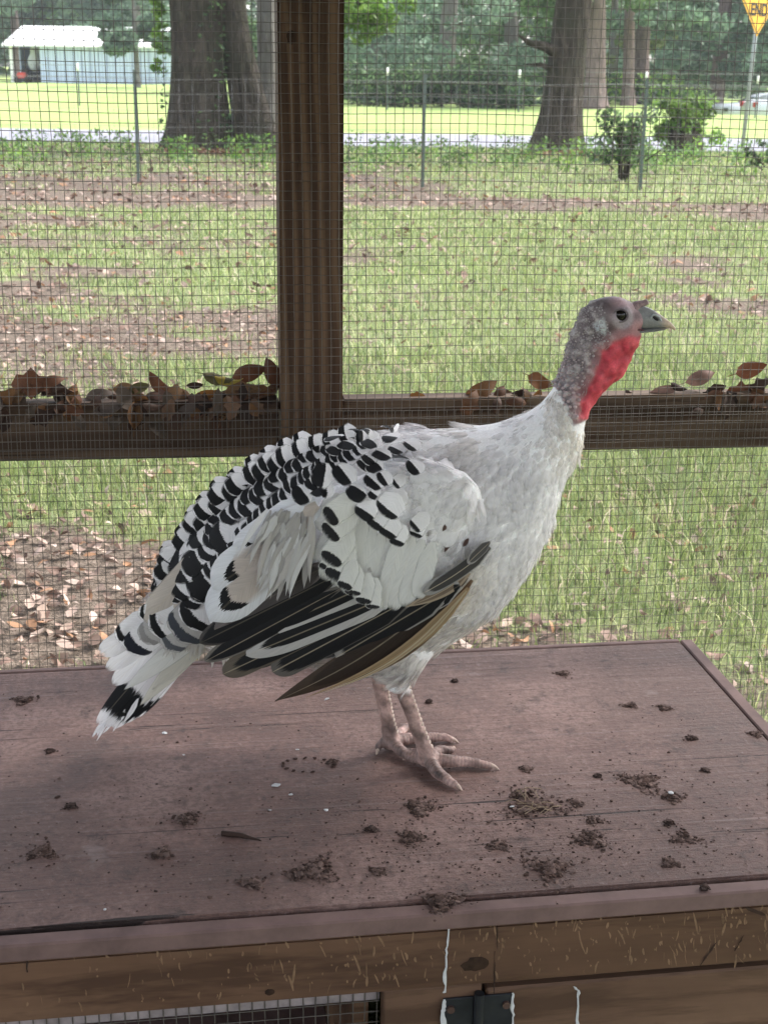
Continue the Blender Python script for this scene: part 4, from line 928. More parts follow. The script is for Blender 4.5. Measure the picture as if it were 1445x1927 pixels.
# --- trunk, neck: elliptical sections through (top px, bottom px, half width m)
SEC = [((292, 1120), (338, 1195), .012), ((322, 1068), (400, 1222), .026), ((375, 1000), (480, 1228), .046), ((440, 940), (560, 1240), .066), ((525, 880), (640, 1255), .083),
       ((610, 836), (720, 1262), .094), ((710, 822), (800, 1232), .099), ((800, 815), (872, 1186), .099), ((880, 806), (940, 1135), .093),
       ((938, 798), (992, 1068), .080), ((982, 782), (1034, 988), .063), ((1008, 768), (1060, 908), .047), ((1026, 750), (1092, 846), .034),
       ((1042, 728), (1101, 788), .027), ((1054, 700), (1122, 753), .0225), ((1062, 672), (1154, 722), .0195), ((1070, 645), (1178, 692), .0178),
       ((1079, 618), (1196, 658), .0172), ((1096, 588), (1207, 634), .0175), ((1125, 566), (1203, 616), .016)]
def loft(SEC, m=5, n=36, yoff=0.0, power=1.0):
    T = catmull([list(a)+[0] for a, b_, c_ in SEC], m)[:, :2]; Bt = catmull([list(b_)+[0] for a, b_, c_ in SEC], m)[:, :2]
    W = catmull([[c_, 0, 0] for a, b_, c_ in SEC], m)[:, 0]; V = []
    for i in range(len(T)):
        t_, b_ = B(*T[i], yoff), B(*Bt[i], yoff); c_ = (t_+b_)/2; h_ = (t_-b_)/2
        for k in range(n):
            a = 2*math.pi*k/n; ca, sa = math.cos(a), math.sin(a)
            V.append(c_+h_*sa+np.array([0, W[i]*ca*(1-.10*sa), 0]))
    k_ = len(T); F = [[i*n+k, i*n+(k+1) % n, (i+1)*n+(k+1) % n, (i+1)*n+k] for i in range(k_-1) for k in range(n)]
    F += [list(range(n))[::-1], [(k_-1)*n+k for k in range(n)]]
    spine = np.array([(B(*T[i], yoff)+B(*Bt[i], yoff))/2 for i in range(k_)]); return V, F, spine
def ellip(c, ax, rad, n=20, m=12):
    ax = [np.array(a, float)/np.linalg.norm(a) for a in ax]; V, F = [], []
    for i in range(m+1):
        th = math.pi*i/m
        for k in range(n):
            ph = 2*math.pi*k/n; V.append(np.array(c)+ax[0]*rad[0]*math.cos(th)+ax[1]*rad[1]*math.sin(th)*math.cos(ph)+ax[2]*rad[2]*math.sin(th)*math.sin(ph))
    for i in range(m):
        for k in range(n): F.append([i*n+k, i*n+(k+1) % n, (i+1)*n+(k+1) % n, (i+1)*n+k])
    return V, F
def pdir(a, b_): d = B(*b_)-B(*a); return d/np.linalg.norm(d)
parts = []
V, F, SPINE = loft(SEC); parts.append((V, F))
K = B(0, 0)*0; pxm = np.linalg.norm(B(1144, 600)-B(1145, 600))
xh = pdir((1095, 612), (1200, 590)); zh = np.cross(xh, [0, -1, 0]); zh = zh/np.linalg.norm(zh)
if zh[2] < 0: zh = -zh
YA = np.array([0, 1., 0])
parts.append(ellip(B(1143, 599), (xh, YA, zh), (56*pxm, .0205, 41*pxm)))           # skull
parts.append(ellip(B(1182, 603), (xh, YA, zh), (32*pxm, .0135, 27*pxm)))           # face toward the beak
for s in (-1, 1): parts.append(ellip(B(1165, 588)+YA*s*.013, (xh, YA, zh), (20*pxm, .006, 17*pxm)))      # brow
for s in (-1, 1): parts.append(ellip(B(1140, 655)+YA*s*.004, (pdir((1095, 735), (1185, 640)), YA, zh), (60*pxm, .014, 26*pxm)))  # throat
parts.append(ellip(B(1092, 752), (pdir((1090, 720), (1092, 775)), YA, (1, 0, 0)), (24*pxm, .010, 15*pxm)))  # fold of wattle above the feathers
# wings as proud shapes on the flanks
WX = pdir((860, 930), (500, 1130))
wz = np.cross(WX, YA); wz = wz/np.linalg.norm(wz)
for s in (-1, 1):
    parts.append(ellip(B(672, 1000, 0)+YA*s*.080, (WX, YA, wz), (.160, .033, .082)))
# thighs
for s in (-1, 1):
    V, F = tube([B(770, 1120)+YA*s*.045, B(768, 1190)+YA*s*.040, B(752, 1245)+YA*s*.036, B(743, 1275)+YA*s*.034], [.045, .034, .018, .0115], 16); parts.append((V, F))
# --- legs and toes
def toe(base, pts, r0, r1):
    return tube(catmull([base]+pts, 4), np.linspace(r0, r1, (len(pts))*4+1), 10)
def T_(px, py, h_): return at_z(px, py, TZ+h_)
footN = T_(806, 1428, .012); footF = T_(737, 1396, .012)
kneeN = at_y(745, 1262, footN[1]-.004); kneeF = at_y(708, 1250, footF[1]-.004)
LEG_R = [.0125, .0098, .0088, .0092, .0115]
for kn, ft in ((kneeN, footN), (kneeF, footF)):
    P = np.array([kn+(kn-ft)*.12, kn*.8+ft*.2, kn*.5+ft*.5, kn*.22+ft*.78, ft]); parts.append(tube(catmull(P, 4), np.interp(np.linspace(0, 4, 17), range(5), LEG_R), 14))
    parts.append(ellip(ft+[0, 0, -.001], ((1, 0, 0), YA, (0, 0, 1)), (.0125, .0115, .0105), 14, 8))
toes = [(footN, [T_(848, 1432, .0105), T_(880, 1434, .008), T_(908, 1438, .0068), T_(927, 1443, .004)], .0092, .0040),
        (footN, [T_(822, 1452, .0105), T_(838, 1465, .0085), T_(852, 1474, .007), T_(860, 1480, .004)], .0090, .0042),
        (footN, [T_(825, 1412, .010), T_(845, 1412, .0075), T_(852, 1409, .005)], .0080, .0038),
        (footN, [T_(785, 1416, .013), T_(770, 1416, .009), T_(764, 1424, .004)], .0068, .0035),
        (footF, [T_(770, 1390, .0105), T_(800, 1389, .0085), T_(832, 1387, .0078), T_(852, 1393, .004)], .0090, .0046),
        (footF, [T_(750, 1408, .0105), T_(770, 1424, .0085), T_(795, 1432, .006)], .0088, .0045),
        (footF, [T_(752, 1380, .010), T_(765, 1368, .0075), T_(775, 1362, .005)], .0080, .0038),
        (footF, [T_(724, 1396, .014), T_(714, 1402, .009), T_(711, 1412, .004)], .0070, .0040)]
for b0_, pts, r0, r1 in toes: parts.append(toe(b0_, pts, r0, r1))
V, F = merge(parts)
me = bpy.data.meshes.new('b0'); me.from_pydata([tuple(v) for v in V], [], F); ob = bpy.data.objects.new('b0', me); COL.objects.link(ob)
bm = bmesh.new(); bm.from_mesh(me); bmesh.ops.remove_doubles(bm, verts=bm.verts, dist=1e-6); bmesh.ops.recalc_face_normals(bm, faces=bm.faces); bm.to_mesh(me); bm.free()
md = ob.modifiers.new('r', 'REMESH'); md.mode = 'VOXEL'; md.voxel_size = .0019; md.adaptivity = 0
sm = ob.modifiers.new('s', 'SMOOTH'); sm.factor = .5; sm.iterations = 4
bpy.context.view_layer.update(); dg = bpy.context.evaluated_depsgraph_get()
bme = bpy.data.meshes.new_from_object(ob.evaluated_get(dg)); bpy.data.objects.remove(ob)
nv = len(bme.vertices); co = np.empty(nv*3); bme.vertices.foreach_get('co', co); co = co.reshape(-1, 3)
no = np.empty(nv*3); bme.vertices.foreach_get('normal', no); no = no.reshape(-1, 3)
print('bird verts', nv)
# picture-plane coordinates of every vertex, measured on the bird's own mid plane
def plane_px(P):
    P = np.asarray(P).copy(); P[..., 1] = YB; q = P-CAM; z = q@Fv
    return np.stack([722.5+FPX*(q@Rv)/z, 963.5-FPX*(q@Uv)/z], -1)
PP = plane_px(co)
def inpoly(P, poly):
    x, y = P[:, 0], P[:, 1]; c_ = np.zeros(len(P), bool); n = len(poly)
    for i in range(n):
        (x1, y1), (x2, y2) = poly[i], poly[(i+1) % n]
        with np.errstate(divide='ignore', invalid='ignore'): c_ ^= ((y1 > y) != (y2 > y)) & (x < (x2-x1)*(y-y1)/(y2-y1+1e-9)+x1)
    return c_
def sdist(P, poly):
    d = np.full(len(P), 1e9); n = len(poly)
    for i in range(n):
        a, b_ = np.array(poly[i], float), np.array(poly[(i+1) % n], float); ab = b_-a
        t_ = np.clip(((P-a)@ab)/(ab@ab), 0, 1); d = np.minimum(d, np.linalg.norm(P-a-t_[:, None]*ab, axis=1))
    return np.where(inpoly(P, poly), d, -d)
def sstep(x, a, b_): t_ = np.clip((x-a)/(b_-a), 0, 1); return t_*t_*(3-2*t_)
HEADZ = [(1000, 540), (1300, 540), (1300, 640), (1230, 700), (1135, 772), (1100, 786), (1072, 790), (1052, 742), (1036, 715), (1030, 640)]
WATT = [(1216, 620), (1180, 628), (1152, 640), (1128, 655), (1114, 680), (1102, 708), (1094, 738), (1086, 775), (1110, 790), (1160, 760), (1210, 700), (1230, 640)]
sh_ = sdist(PP, HEADZ); sw = sdist(PP, WATT)
head = sstep(sh_, -2, 3); head[PP[:, 1] > 800] = 0
nz = snoise(co, 260, 3); nz2 = snoise(co, 90, 4); nz3 = snoise(co, 600, 5)
warp = sw+nz2*6+nz*3
red = sstep(warp, -5, 7)*head
blush = sstep(warp, -34, 2)*head
# displacement of the skin: warty nape, pleated wattle
back = head*(1-red)*sstep(1150-PP[:, 0]+(PP[:, 1]-600)*.3, -10, 40)
disp = back*np.maximum(0, nz3+nz*.6)*.0016+red*(nz*.0005+nz3*.0004+np.sin((PP[:, 0]*.55+PP[:, 1]*.8)*.21+nz2*2.2)*.0005)+head*nz*.0004
legm = (co[:, 2] < float(B(0, 1258)[2])) & (PP[:, 0] > 690) & (PP[:, 0] < 960); lg = sstep(float(B(0, 1262)[2])-co[:, 2], -.004, .010)*(legm | (co[:, 2] < TZ+.05))
dfoot = np.minimum(np.linalg.norm(co-footN, axis=1), np.linalg.norm(co-footF, axis=1)); toem = lg*(co[:, 2] < TZ+.02)*(dfoot > .014)
disp += lg*nz3*.0004+toem*np.sin(dfoot*2*math.pi/.0042)*.00035
co2 = co+no*disp[:, None]
# keep soles on the lid
co2[:, 2] = np.maximum(co2[:, 2], TZ+.0006)
c = np.tile([.86, .83, .835], (nv, 1))
grey = np.stack([.20+.05*nz, .165+.045*nz, .175+.045*nz], -1)
crown = sstep(575-PP[:, 1]+(PP[:, 0]-1140)*.05, -18, 10)[:, None]
grey = grey*(1-.35*crown)
face = sstep(PP[:, 0], 1128, 1160)[:, None]*sstep(640-PP[:, 1], -8, 14)[:, None]
grey = grey*(1-face)+np.array([.27, .185, .20])*face*(1+.25*nz[:, None])
grey = grey+(np.array([.44, .40, .40])-grey)*np.clip(back*np.maximum(0, nz3+nz*.6-.25)*1.4, 0, 1)[:, None]
grey = grey+(np.array([.38, .13, .14])-grey)*(blush*.6)[:, None]
ring = np.hypot(PP[:, 0]-1167, PP[:, 1]-594); rg = sstep(25-ring, 0, 9)[:, None]; grey = grey+(np.array([.33, .29, .32])-grey)*rg*.8
ear = sdist(PP, [(1110, 606), (1130, 592), (1136, 612), (1134, 626), (1120, 618)]); grey = grey+(np.array([.47, .49, .52])-grey)*sstep(ear, -3, 2)[:, None]
rcol = np.array([.44, .042, .066])*(1+.12*nz2[:, None]+.18*nz[:, None]+.14*nz3[:, None])+np.array([.05, .03, .03])*np.maximum(0, nz)[:, None]
skin = grey*(1-red[:, None])+rcol*red[:, None]
c = c*(1-head[:, None])+skin*head[:, None]
leg = np.array([.30, .20, .175])*(1+.25*nz[:, None]+.22*nz2[:, None]); leg = leg*(1-.28*toem*(np.sin(dfoot*2*math.pi/.0042) < -.4))[:, None]; leg = leg*(1-.25*sstep(nz3, .3, .8)[:, None])
c = c*(1-lg[:, None])+leg*lg[:, None]; c = np.clip(c, .01, .85)
bme.vertices.foreach_set('co', (co2-BL).astype(np.float32).ravel())
a_c = bme.color_attributes.new('Col', 'FLOAT_COLOR', 'POINT'); cc = np.ones((nv, 4), np.float32); cc[:, :3] = c; a_c.data.foreach_set('color', cc.ravel())
bme.polygons.foreach_set('use_smooth', np.ones(len(bme.polygons), bool)); bme.update()
m, t, b = M('bird_skin', .55, .35); at = t.nodes.new('ShaderNodeAttribute'); at.attribute_name = 'Col'
v = coords(t); f1 = noise(t, v, 420, 4, .6); f2 = noise(t, v, 130, 4, .6)
L(t, mix(t, 1.0, at.outputs['Color'], ramp(t, f1, [(.3, .82), (.7, 1.15)]), 'MULTIPLY'), b.inputs['Base Color']); bump(t, b, math_(t, 'ADD', f1, f2), .35, .0012)
b.inputs['Subsurface Weight'].default_value = .08; b.inputs['Subsurface Radius'].default_value = (.006, .002, .002); b.inputs['Subsurface Scale'].default_value = 1
bme.materials.append(m); body = link(bpy.data.objects.new('body', bme), bird)
BVH = BVHTree.FromPolygons([Vector(p) for p in co2], [list(p.vertices) for p in bme.polygons])

# --- feather material driven by attributes
m, t, b = M('feather', .6, .25); FEA = m
def A(n): a = t.nodes.new('ShaderNodeAttribute'); a.attribute_name = n; return a
def sepx(a): s = t.nodes.new('ShaderNodeSeparateXYZ'); L(t, a.outputs['Vector'], s.inputs[0]); return s.outputs
uv = sepx(A('fuv')); p1 = sepx(A('fp1')); p2 = sepx(A('fp2')); bc = A('fbase').outputs['Vector']; mc = A('fmark').outputs['Vector']; ic = A('finner').outputs['Vector']
U_, V_, RND = uv[0], uv[1], uv[2]
vc, vh, uc = p1; uw, cur, sh_b = p2
cmb = t.nodes.new('ShaderNodeCombineXYZ'); L(t, math_(t, 'MULTIPLY', U_, 9.0), cmb.inputs[0]); L(t, math_(t, 'ADD', math_(t, 'MULTIPLY', V_, 3.0), math_(t, 'MULTIPLY', math_(t, 'ABSOLUTE', U_), 2.0)), cmb.inputs[1]); L(t, math_(t, 'MULTIPLY', RND, 91.0), cmb.inputs[2])
nb = noise(t, cmb.outputs[0], 2.2, 4, .6)
cmb2 = t.nodes.new('ShaderNodeCombineXYZ'); L(t, math_(t, 'MULTIPLY', U_, 1.2), cmb2.inputs[0]); L(t, math_(t, 'ADD', math_(t, 'MULTIPLY', V_, 34.0), math_(t, 'MULTIPLY', math_(t, 'ABSOLUTE', U_), -11.0)), cmb2.inputs[1]); L(t, math_(t, 'MULTIPLY', RND, 77.0), cmb2.inputs[2])
barb = noise(t, cmb2.outputs[0], 1.3, 3, .6)
cmb3 = t.nodes.new('ShaderNodeCombineXYZ'); L(t, math_(t, 'MULTIPLY', U_, 26.0), cmb3.inputs[0]); L(t, math_(t, 'MULTIPLY', V_, 1.5), cmb3.inputs[1]); L(t, math_(t, 'MULTIPLY', RND, 31.0), cmb3.inputs[2]); nfr = noise(t, cmb3.outputs[0], 1.0, 2, .5)
us = math_(t, 'SUBTRACT', U_, uc)
vv = math_(t, 'ADD', V_, math_(t, 'MULTIPLY', cur, math_(t, 'MULTIPLY', U_, U_)))
vv = math_(t, 'ADD', vv, math_(t, 'ADD', math_(t, 'MULTIPLY', math_(t, 'SUBTRACT', nb, .5), .06), math_(t, 'MULTIPLY', math_(t, 'SUBTRACT', nfr, .5), .11)))
dv = math_(t, 'ABSOLUTE', math_(t, 'DIVIDE', math_(t, 'SUBTRACT', vv, vc), vh)); du = math_(t, 'ABSOLUTE', math_(t, 'DIVIDE', us, uw))
dd = math_(t, 'ADD', math_(t, 'POWER', dv, 3.0), math_(t, 'POWER', du, 3.0))
mask = ramp(t, dd, [(.80, 1), (1.0, 0)]); mask.node.color_ramp.interpolation = 'EASE'
inn = math_(t, 'MULTIPLY', math_(t, 'LESS_THAN', vv, vc), ramp(t, math_(t, 'ABSOLUTE', U_), [(.45, 1), (.75, 0)]))
col = mix(t, inn, bc, ic); col = mix(t, mask, col, mc)
shm = ramp(t, math_(t, 'ABSOLUTE', U_), [(.02, .8), (.06, 0)]); shc = mix(t, sh_b, col, (.62, .52, .38))
col = mix(t, shm, col, shc)
col = mix(t, 1.0, col, ramp(t, barb, [(.25, .84), (.75, 1.08)]), 'MULTIPLY')
L(t, col, b.inputs['Base Color'])
geo = t.nodes.new('ShaderNodeNewGeometry'); vmx = t.nodes.new('ShaderNodeMix'); vmx.data_type = 'VECTOR'; vmx.inputs[0].default_value = .6
fn_ = A('fnor').outputs['Vector']; dt_ = t.nodes.new('ShaderNodeVectorMath'); dt_.operation = 'DOT_PRODUCT'; L(t, fn_, dt_.inputs[0]); L(t, geo.outputs['Normal'], dt_.inputs[1])
sg_ = math_(t, 'SIGN', dt_.outputs['Value']); sc_ = t.nodes.new('ShaderNodeVectorMath'); sc_.operation = 'SCALE'; L(t, fn_, sc_.inputs[0]); L(t, sg_, sc_.inputs['Scale'])
L(t, geo.outputs['Normal'], vmx.inputs[4]); L(t, sc_.outputs[0], vmx.inputs[5])
vn = t.nodes.new('ShaderNodeVectorMath'); vn.operation = 'NORMALIZE'; L(t, vmx.outputs[1], vn.inputs[0])
bn_ = t.nodes.new('ShaderNodeBump'); bn_.inputs['Strength'].default_value = .35; bn_.inputs['Distance'].default_value = .0012; L(t, barb, bn_.inputs['Height']); L(t, vn.outputs[0], bn_.inputs['Normal']); L(t, bn_.outputs[0], b.inputs['Normal'])
tr = t.nodes.new('ShaderNodeBsdfTranslucent'); L(t, col, tr.inputs[0]); ms = t.nodes.new('ShaderNodeMixShader'); ms.inputs[0].default_value = .22
L(t, b.outputs[0], ms.inputs[1]); L(t, tr.outputs[0], ms.inputs[2]); L(t, ms.outputs[0], t.nodes['Material Output'].inputs[0])

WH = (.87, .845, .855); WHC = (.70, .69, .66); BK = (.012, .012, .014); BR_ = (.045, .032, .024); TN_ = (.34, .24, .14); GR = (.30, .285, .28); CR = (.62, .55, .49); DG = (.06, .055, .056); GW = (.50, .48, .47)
def tpar(n, k=1.7): return 1-(1-np.linspace(0, 1, n))**k
class FB:
    def __init__(s): s.V = []; s.F = []; s.A = {k: [] for k in ('fuv', 'fp1', 'fp2', 'fbase', 'fmark', 'finner', 'fnor')}; s.n = 0
    def add(s, path, nrm, width, base=WH, mark=BK, inner=None, p1=(5, .1, 0), p2=(1.6, -.12, 0), nu=4, camber=.12, style='round', fray=0.0, rnd=None):
        nl = len(path); r_ = random.random() if rnd is None else rnd; b0 = s.n
        tan = np.gradient(path, axis=0); tan /= np.linalg.norm(tan, axis=1)[:, None]+1e-9
        TS = tpar(nl)
        for i in range(nl):
            t_ = TS[i]
            if isinstance(style, float): wv = min(1, (.3+t_*3.0))*(math.sqrt(max(0, 1-((t_-style)/(1-style))**2.4)) if t_ > style else 1)
            elif style == 'round': wv = min(1, (.28+t_*3.0))*(math.sqrt(max(0, 1-((t_-.70)/.30)**2)) if t_ > .70 else 1)
            elif style == 'square': wv = min(1, (.3+t_*2.5))*(math.sqrt(max(0, 1-((t_-.88)/.12)**2)) if t_ > .88 else 1)
            elif style == 'soft': wv = min(1, (.4+t_*2.5))*max(0, 1-max(0, (t_-.45)/.55)**2.2)
            else: wv = min(1, (.3+t_*3))*max(0, 1-max(0, (t_-.35)/.65)**1.8)
            wd = np.cross(tan[i], nrm[i]); wd /= np.linalg.norm(wd)+1e-9; hw = width*.5*max(wv, .02)
            for j in range(nu+1):
                u_ = -1+2*j/nu; fr_ = (random.uniform(-1, 1)*fray*width if t_ > .8 else 0)
                s.V.append(path[i]+wd*hw*u_-nrm[i]*camber*width*(u_*u_)*.5+tan[i]*fr_)
                s.A['fuv'].append((u_, t_, r_)); s.A['fnor'].append(tuple(nrm[i]+wd*u_*.25))
        for k, val in (('fp1', p1), ('fp2', p2), ('fbase', base), ('fmark', mark), ('finner', inner or base)): s.A[k] += [val]*(nl*(nu+1))
        for i in range(nl-1):
            for j in range(nu): a = b0+i*(nu+1)+j; s.F.append((a, a+1, a+nu+2, a+nu+1))
        s.n += nl*(nu+1)
    def build(s, name, parent, origin=BL, mat=None):
        return mk(name, np.array(s.V)-origin, np.array(s.F), mat or FEA, parent, attrs=s.A)
def hit(px, py):
    d = Vector(ray(px, py)).normalized(); h = BVH.ray_cast(Vector(CAM), d)
    return (np.array(h[0]), np.array(h[1])) if h[0] is not None else (None, None)
def fpath(root, tip, lift0=.003, lift1=.008, n=10, sag=0.0, offs=None, hug=False, wing=False):
    """follows the body under the picture line root->tip; outside the body it runs on smoothly"""
    pts = []; ys = []
    rx_, ry_ = root; tx_, ty_ = tip; nx_, ny_ = -(ty_-ry_), (tx_-rx_); ln = math.hypot(nx_, ny_)
    TS = tpar(n)
    for i in range(n):
        t_ = TS[i]; px = rx_+(tx_-rx_)*t_+nx_/ln*sag*math.sin(math.pi*t_); py = ry_+(ty_-ry_)*t_+ny_/ln*sag*math.sin(math.pi*t_)
        pts.append((px, py)); h_, nn = hit(px, py)
        if h_ is None and hug:
            lq = BVH.find_nearest(Vector(at_y(px, py, YB-.012))); h_ = np.array(lq[0])
        ys.append(h_[1] if h_ is not None and h_[1] < YB+.02 and (h_[2] > TZ+.12) else np.nan)
    ys = np.array(ys)
    if wing: ys = np.array([min(y_, YB+float(np.interp(q_[1], [800, 835, 890, 940], [0, -.080, -.110, -.124]))) if q_[0] < 815 else y_ for y_, q_ in zip(ys, pts)])
    ok = ~np.isnan(ys); ti = tpar(n)
    if offs is not None: yy = YB+np.interp(ti, [0, 1], offs)
    elif ok.sum() >= 3:
        k = 2 if ok.all() else 1; cf = np.polyfit(ti[ok], ys[ok], k); yy = np.polyval(cf, ti); yy = np.clip(yy, YB-.135, YB+.0)
    else: yy = np.full(n, YB-.05 if not ok.any() else np.nanmean(ys))
    P = np.array([at_y(px, py, y) for (px, py), y in zip(pts, yy)])
    tg = np.gradient(P, axis=0); tg /= np.linalg.norm(tg, axis=1)[:, None]
    view = CAM-P; view /= np.linalg.norm(view, axis=1)[:, None]
    out = np.tile([0, -1., 0], (n, 1)); 
    for i, (px, py) in enumerate(pts):
        h_, nn = hit(px, py)
        if h_ is not None and ok[i] and offs is None: out[i] = nn
    out = np.array([out[max(0, i-1):i+2].mean(0) for i in range(n)])
    nr = out-tg*(out*tg).sum(1)[:, None]; nr /= np.linalg.norm(nr, axis=1)[:, None]
    return P+nr*(lift0+(lift1-lift0)*ti)[:, None], nr
# versions whose edges dissolve into loose barbs
def soften(name, pu, pv, lo_, hi_, amp, nmix, sc=(14., 5., 3.)):
    mt = FEA.copy(); mt.name = name; t2 = mt.node_tree
    uv2 = t2.nodes.new('ShaderNodeAttribute'); uv2.attribute_name = 'fuv'; sx2 = t2.nodes.new('ShaderNodeSeparateXYZ'); L(t2, uv2.outputs['Vector'], sx2.inputs[0])
    ab = math_(t2, 'ABSOLUTE', sx2.outputs[0])
    cb2 = t2.nodes.new('ShaderNodeCombineXYZ'); L(t2, math_(t2, 'MULTIPLY', sx2.outputs[0], sc[0]), cb2.inputs[0]); L(t2, math_(t2, 'SUBTRACT', math_(t2, 'MULTIPLY', sx2.outputs[1], sc[1]), math_(t2, 'MULTIPLY', ab, sc[2])), cb2.inputs[1]); L(t2, math_(t2, 'MULTIPLY', sx2.outputs[2], 53.0), cb2.inputs[2])
    nn2 = noise(t2, cb2.outputs[0], 1.2, 3, .6)
    ed = math_(t2, 'MAXIMUM', math_(t2, 'POWER', ab, pu), math_(t2, 'POWER', sx2.outputs[1], pv))
    al = ramp(t2, math_(t2, 'ADD', ed, math_(t2, 'MULTIPLY', math_(t2, 'SUBTRACT', nn2, .5), amp)), [(lo_, 1), (hi_, 0)])
    tb2 = t2.nodes.new('ShaderNodeBsdfTransparent'); mx2 = t2.nodes.new('ShaderNodeMixShader'); oo = t2.nodes['Material Output']; prev = oo.inputs[0].links[0].from_socket
    L(t2, al, mx2.inputs[0]); L(t2, tb2.outputs[0], mx2.inputs[1]); L(t2, prev, mx2.inputs[2]); L(t2, mx2.outputs[0], oo.inputs[0])
    for n_ in t2.nodes:
        if n_.bl_idname == 'ShaderNodeMix' and n_.data_type == 'VECTOR': n_.inputs[0].default_value = nmix
    return mt
FEAS = soften('feather_soft', 1.4, 2.0, .12, 1.0, .8, .98)
FEAM = soften('feather_loose', 4, 9, .45, .90, 1.2, .6, (24., 3., 3.))
FEAT = soften('feather_tail', 6, 14, .60, .90, 1.2, .6, (22., 1.5, 1.))
MPX = 1/1640.0     # metres per picture pixel at the bird
FEATHERS = []
def plume(root, tip, wpx, **kw):
    hug = kw.pop('hug', False); wing = kw.pop('wing', False); l0, l1, n, sag, offs = kw.pop('l0', .003), kw.pop('l1', .008), kw.pop('n', 10), kw.pop('sag', 0.0), kw.pop('offs', None)
    kw['_m'] = kw.get('_m') or ('M' if hug else ('T' if offs is not None and abs(offs[0]) < .04 else None)); P, nr = fpath(root, tip, l0, l1, n, sag, offs, hug, wing); FEATHERS.append((P, nr, wpx*MPX, kw))
BARS = []
def barfeather(cx, cy, W, th, theta, Lp=None, edge=None, base=WH, mark=BK, uw=1.5, lift=0.0, cur=-.10, inner=None, l1=.0085, style=None, camber=.12, offs=None, wing=False):
    """feather whose dark bar is centred at picture (cx,cy); theta = slope of the bar, feather points 90 deg off it, rearward"""
    BARS.append((cx, cy, W*.5)); a = R(theta); d = np.array([-math.sin(a), math.cos(a)]); Lp = Lp or max(46, W*1.25); edge = 4.5 if edge is None else edge
    style = style or float(max(.3, 1-.42*W/Lp)); tip = np.array([cx, cy])+d*(th/2+edge); root = tip-d*Lp; vh_ = (th/2)/Lp; vc_ = 1-(th/2+edge)/Lp
    plume(tuple(root), tuple(tip), W*1.18, base=base, mark=mark, inner=inner, p1=(vc_+.03, vh_*1.15, 0), p2=(uw, -cur, 0), l0=.0035+lift, l1=l1+lift, n=12, hug=offs is None, offs=offs, wing=wing, _m='M', style=style, camber=camber)
s4 = 1/4.25
def c2(x, y): return 300+x*s4, 800+y*s4
def c3(x, y): return 560+x*s4, 780+y*s4
def c5(x, y): return 600+x*s4, 1000+y*s4
# --- back and rump bars, rear first
back_list = [(30, 1160, 130, 50, 62), (170, 1310, 210, 55, 45), (170, 1130, 290, 80, 62), (340, 1270, 230, 130, 50), (290, 1110, 190, 110, 55), (320, 930, 160, 60, 55), (500, 930, 230, 90, 50), (340, 790, 170, 75, 55),
             (620, 820, 210, 110, 50), (490, 770, 290, 120, 52), (520, 590, 110, 45, 60), (740, 720, 160, 60, 48), (600, 640, 230, 75, 55), (690, 640, 230, 45, 55), (770, 600, 250, 110, 52), (810, 430, 90, 38, 60),
             (900, 560, 200, 100, 52), (1040, 510, 130, 60, 52), (910, 430, 110, 60, 55), (990, 330, 130, 42, 62), (1090, 420, 170, 95, 50), (1060, 270, 90, 38, 60), (1140, 290, 120, 50, 52), (1130, 210, 90, 48, 58), (1185, 250, 130, 45, 52), (1240, 170, 110, 42, 60),
             (1240, 270, 100, 45, 52), (1290, 210, 120, 75, 52), (1400, 95, 110, 50, 60), (1390, 150, 120, 75, 55),
             (430, 1000, 160, 60, 48), (560, 1020, 130, 60, 46), (80, 1010, 120, 40, 60), (420, 690, 120, 45, 58), (690, 500, 110, 42, 60), (850, 360, 80, 34, 62), (960, 640, 120, 55, 48), (680, 880, 150, 60, 46)]
random.seed(11)
for x, y, W, th, an in back_list[:7]:
    barfeather(*c2(x, y), W*s4*1.1, th*s4*1.2, an+random.gauss(0, 4), Lp=max(40, W*s4*1.15), edge=2.6, uw=1.8, cur=-.14, lift=.003)
BP = catmull([(330, 1118, 0), (352, 1075, 0), (388, 1030, 0), (425, 985, 0), (465, 945, 0), (505, 915, 0), (548, 885, 0), (590, 861, 0), (640, 842, 0), (695, 829, 0)], 8)[:, :2]
cum = np.r_[0, np.cumsum(np.linalg.norm(np.diff(BP, axis=0), axis=1))]; dpos = 6.0; row = 0
while dpos < cum[-1]:
    f_ = dpos/cum[-1]; c_ = np.array([np.interp(dpos, cum, BP[:, k]) for k in (0, 1)]); c_n = np.array([np.interp(dpos+8, cum, BP[:, k]) for k in (0, 1)])
    tg_ = c_n-c_; tg_ /= np.linalg.norm(tg_)+1e-9; pr_ = np.array([-tg_[1], tg_[0]]); half = np.interp(f_, [0, .3, .6, .85, 1], [34, 46, 36, 24, 14]); Wb = np.interp(f_, [0, .5, 1], [44, 40, 27])
    k_ = max(2, int(round(2*half/(Wb*.62))))
    for q in range(k_):
        o_ = -half+2*half*(q+.5*(row % 2))/(k_-.5 if row % 2 else k_-1 or 1); cc_ = c_+pr_*(o_+random.gauss(0, 2.5))-tg_*(abs(o_)*.12)+tg_*random.gauss(0, 2.0)
        an_ = math.degrees(math.atan2(tg_[0], -tg_[1]))
        barfeather(cc_[0], cc_[1], Wb*random.uniform(.85, 1.2), np.interp(f_, [0, 1], [16, 10])*random.uniform(.8, 1.25), 90-math.degrees(math.atan2(-tg_[1], tg_[0]))+random.gauss(0, 5), Lp=46*np.interp(f_, [0, 1], [1.1, .8]), edge=random.uniform(3, 5.5), uw=1.5, cur=-.14, lift=.001)
    dpos += np.interp(f_, [0, 1], [20, 13]); row += 1
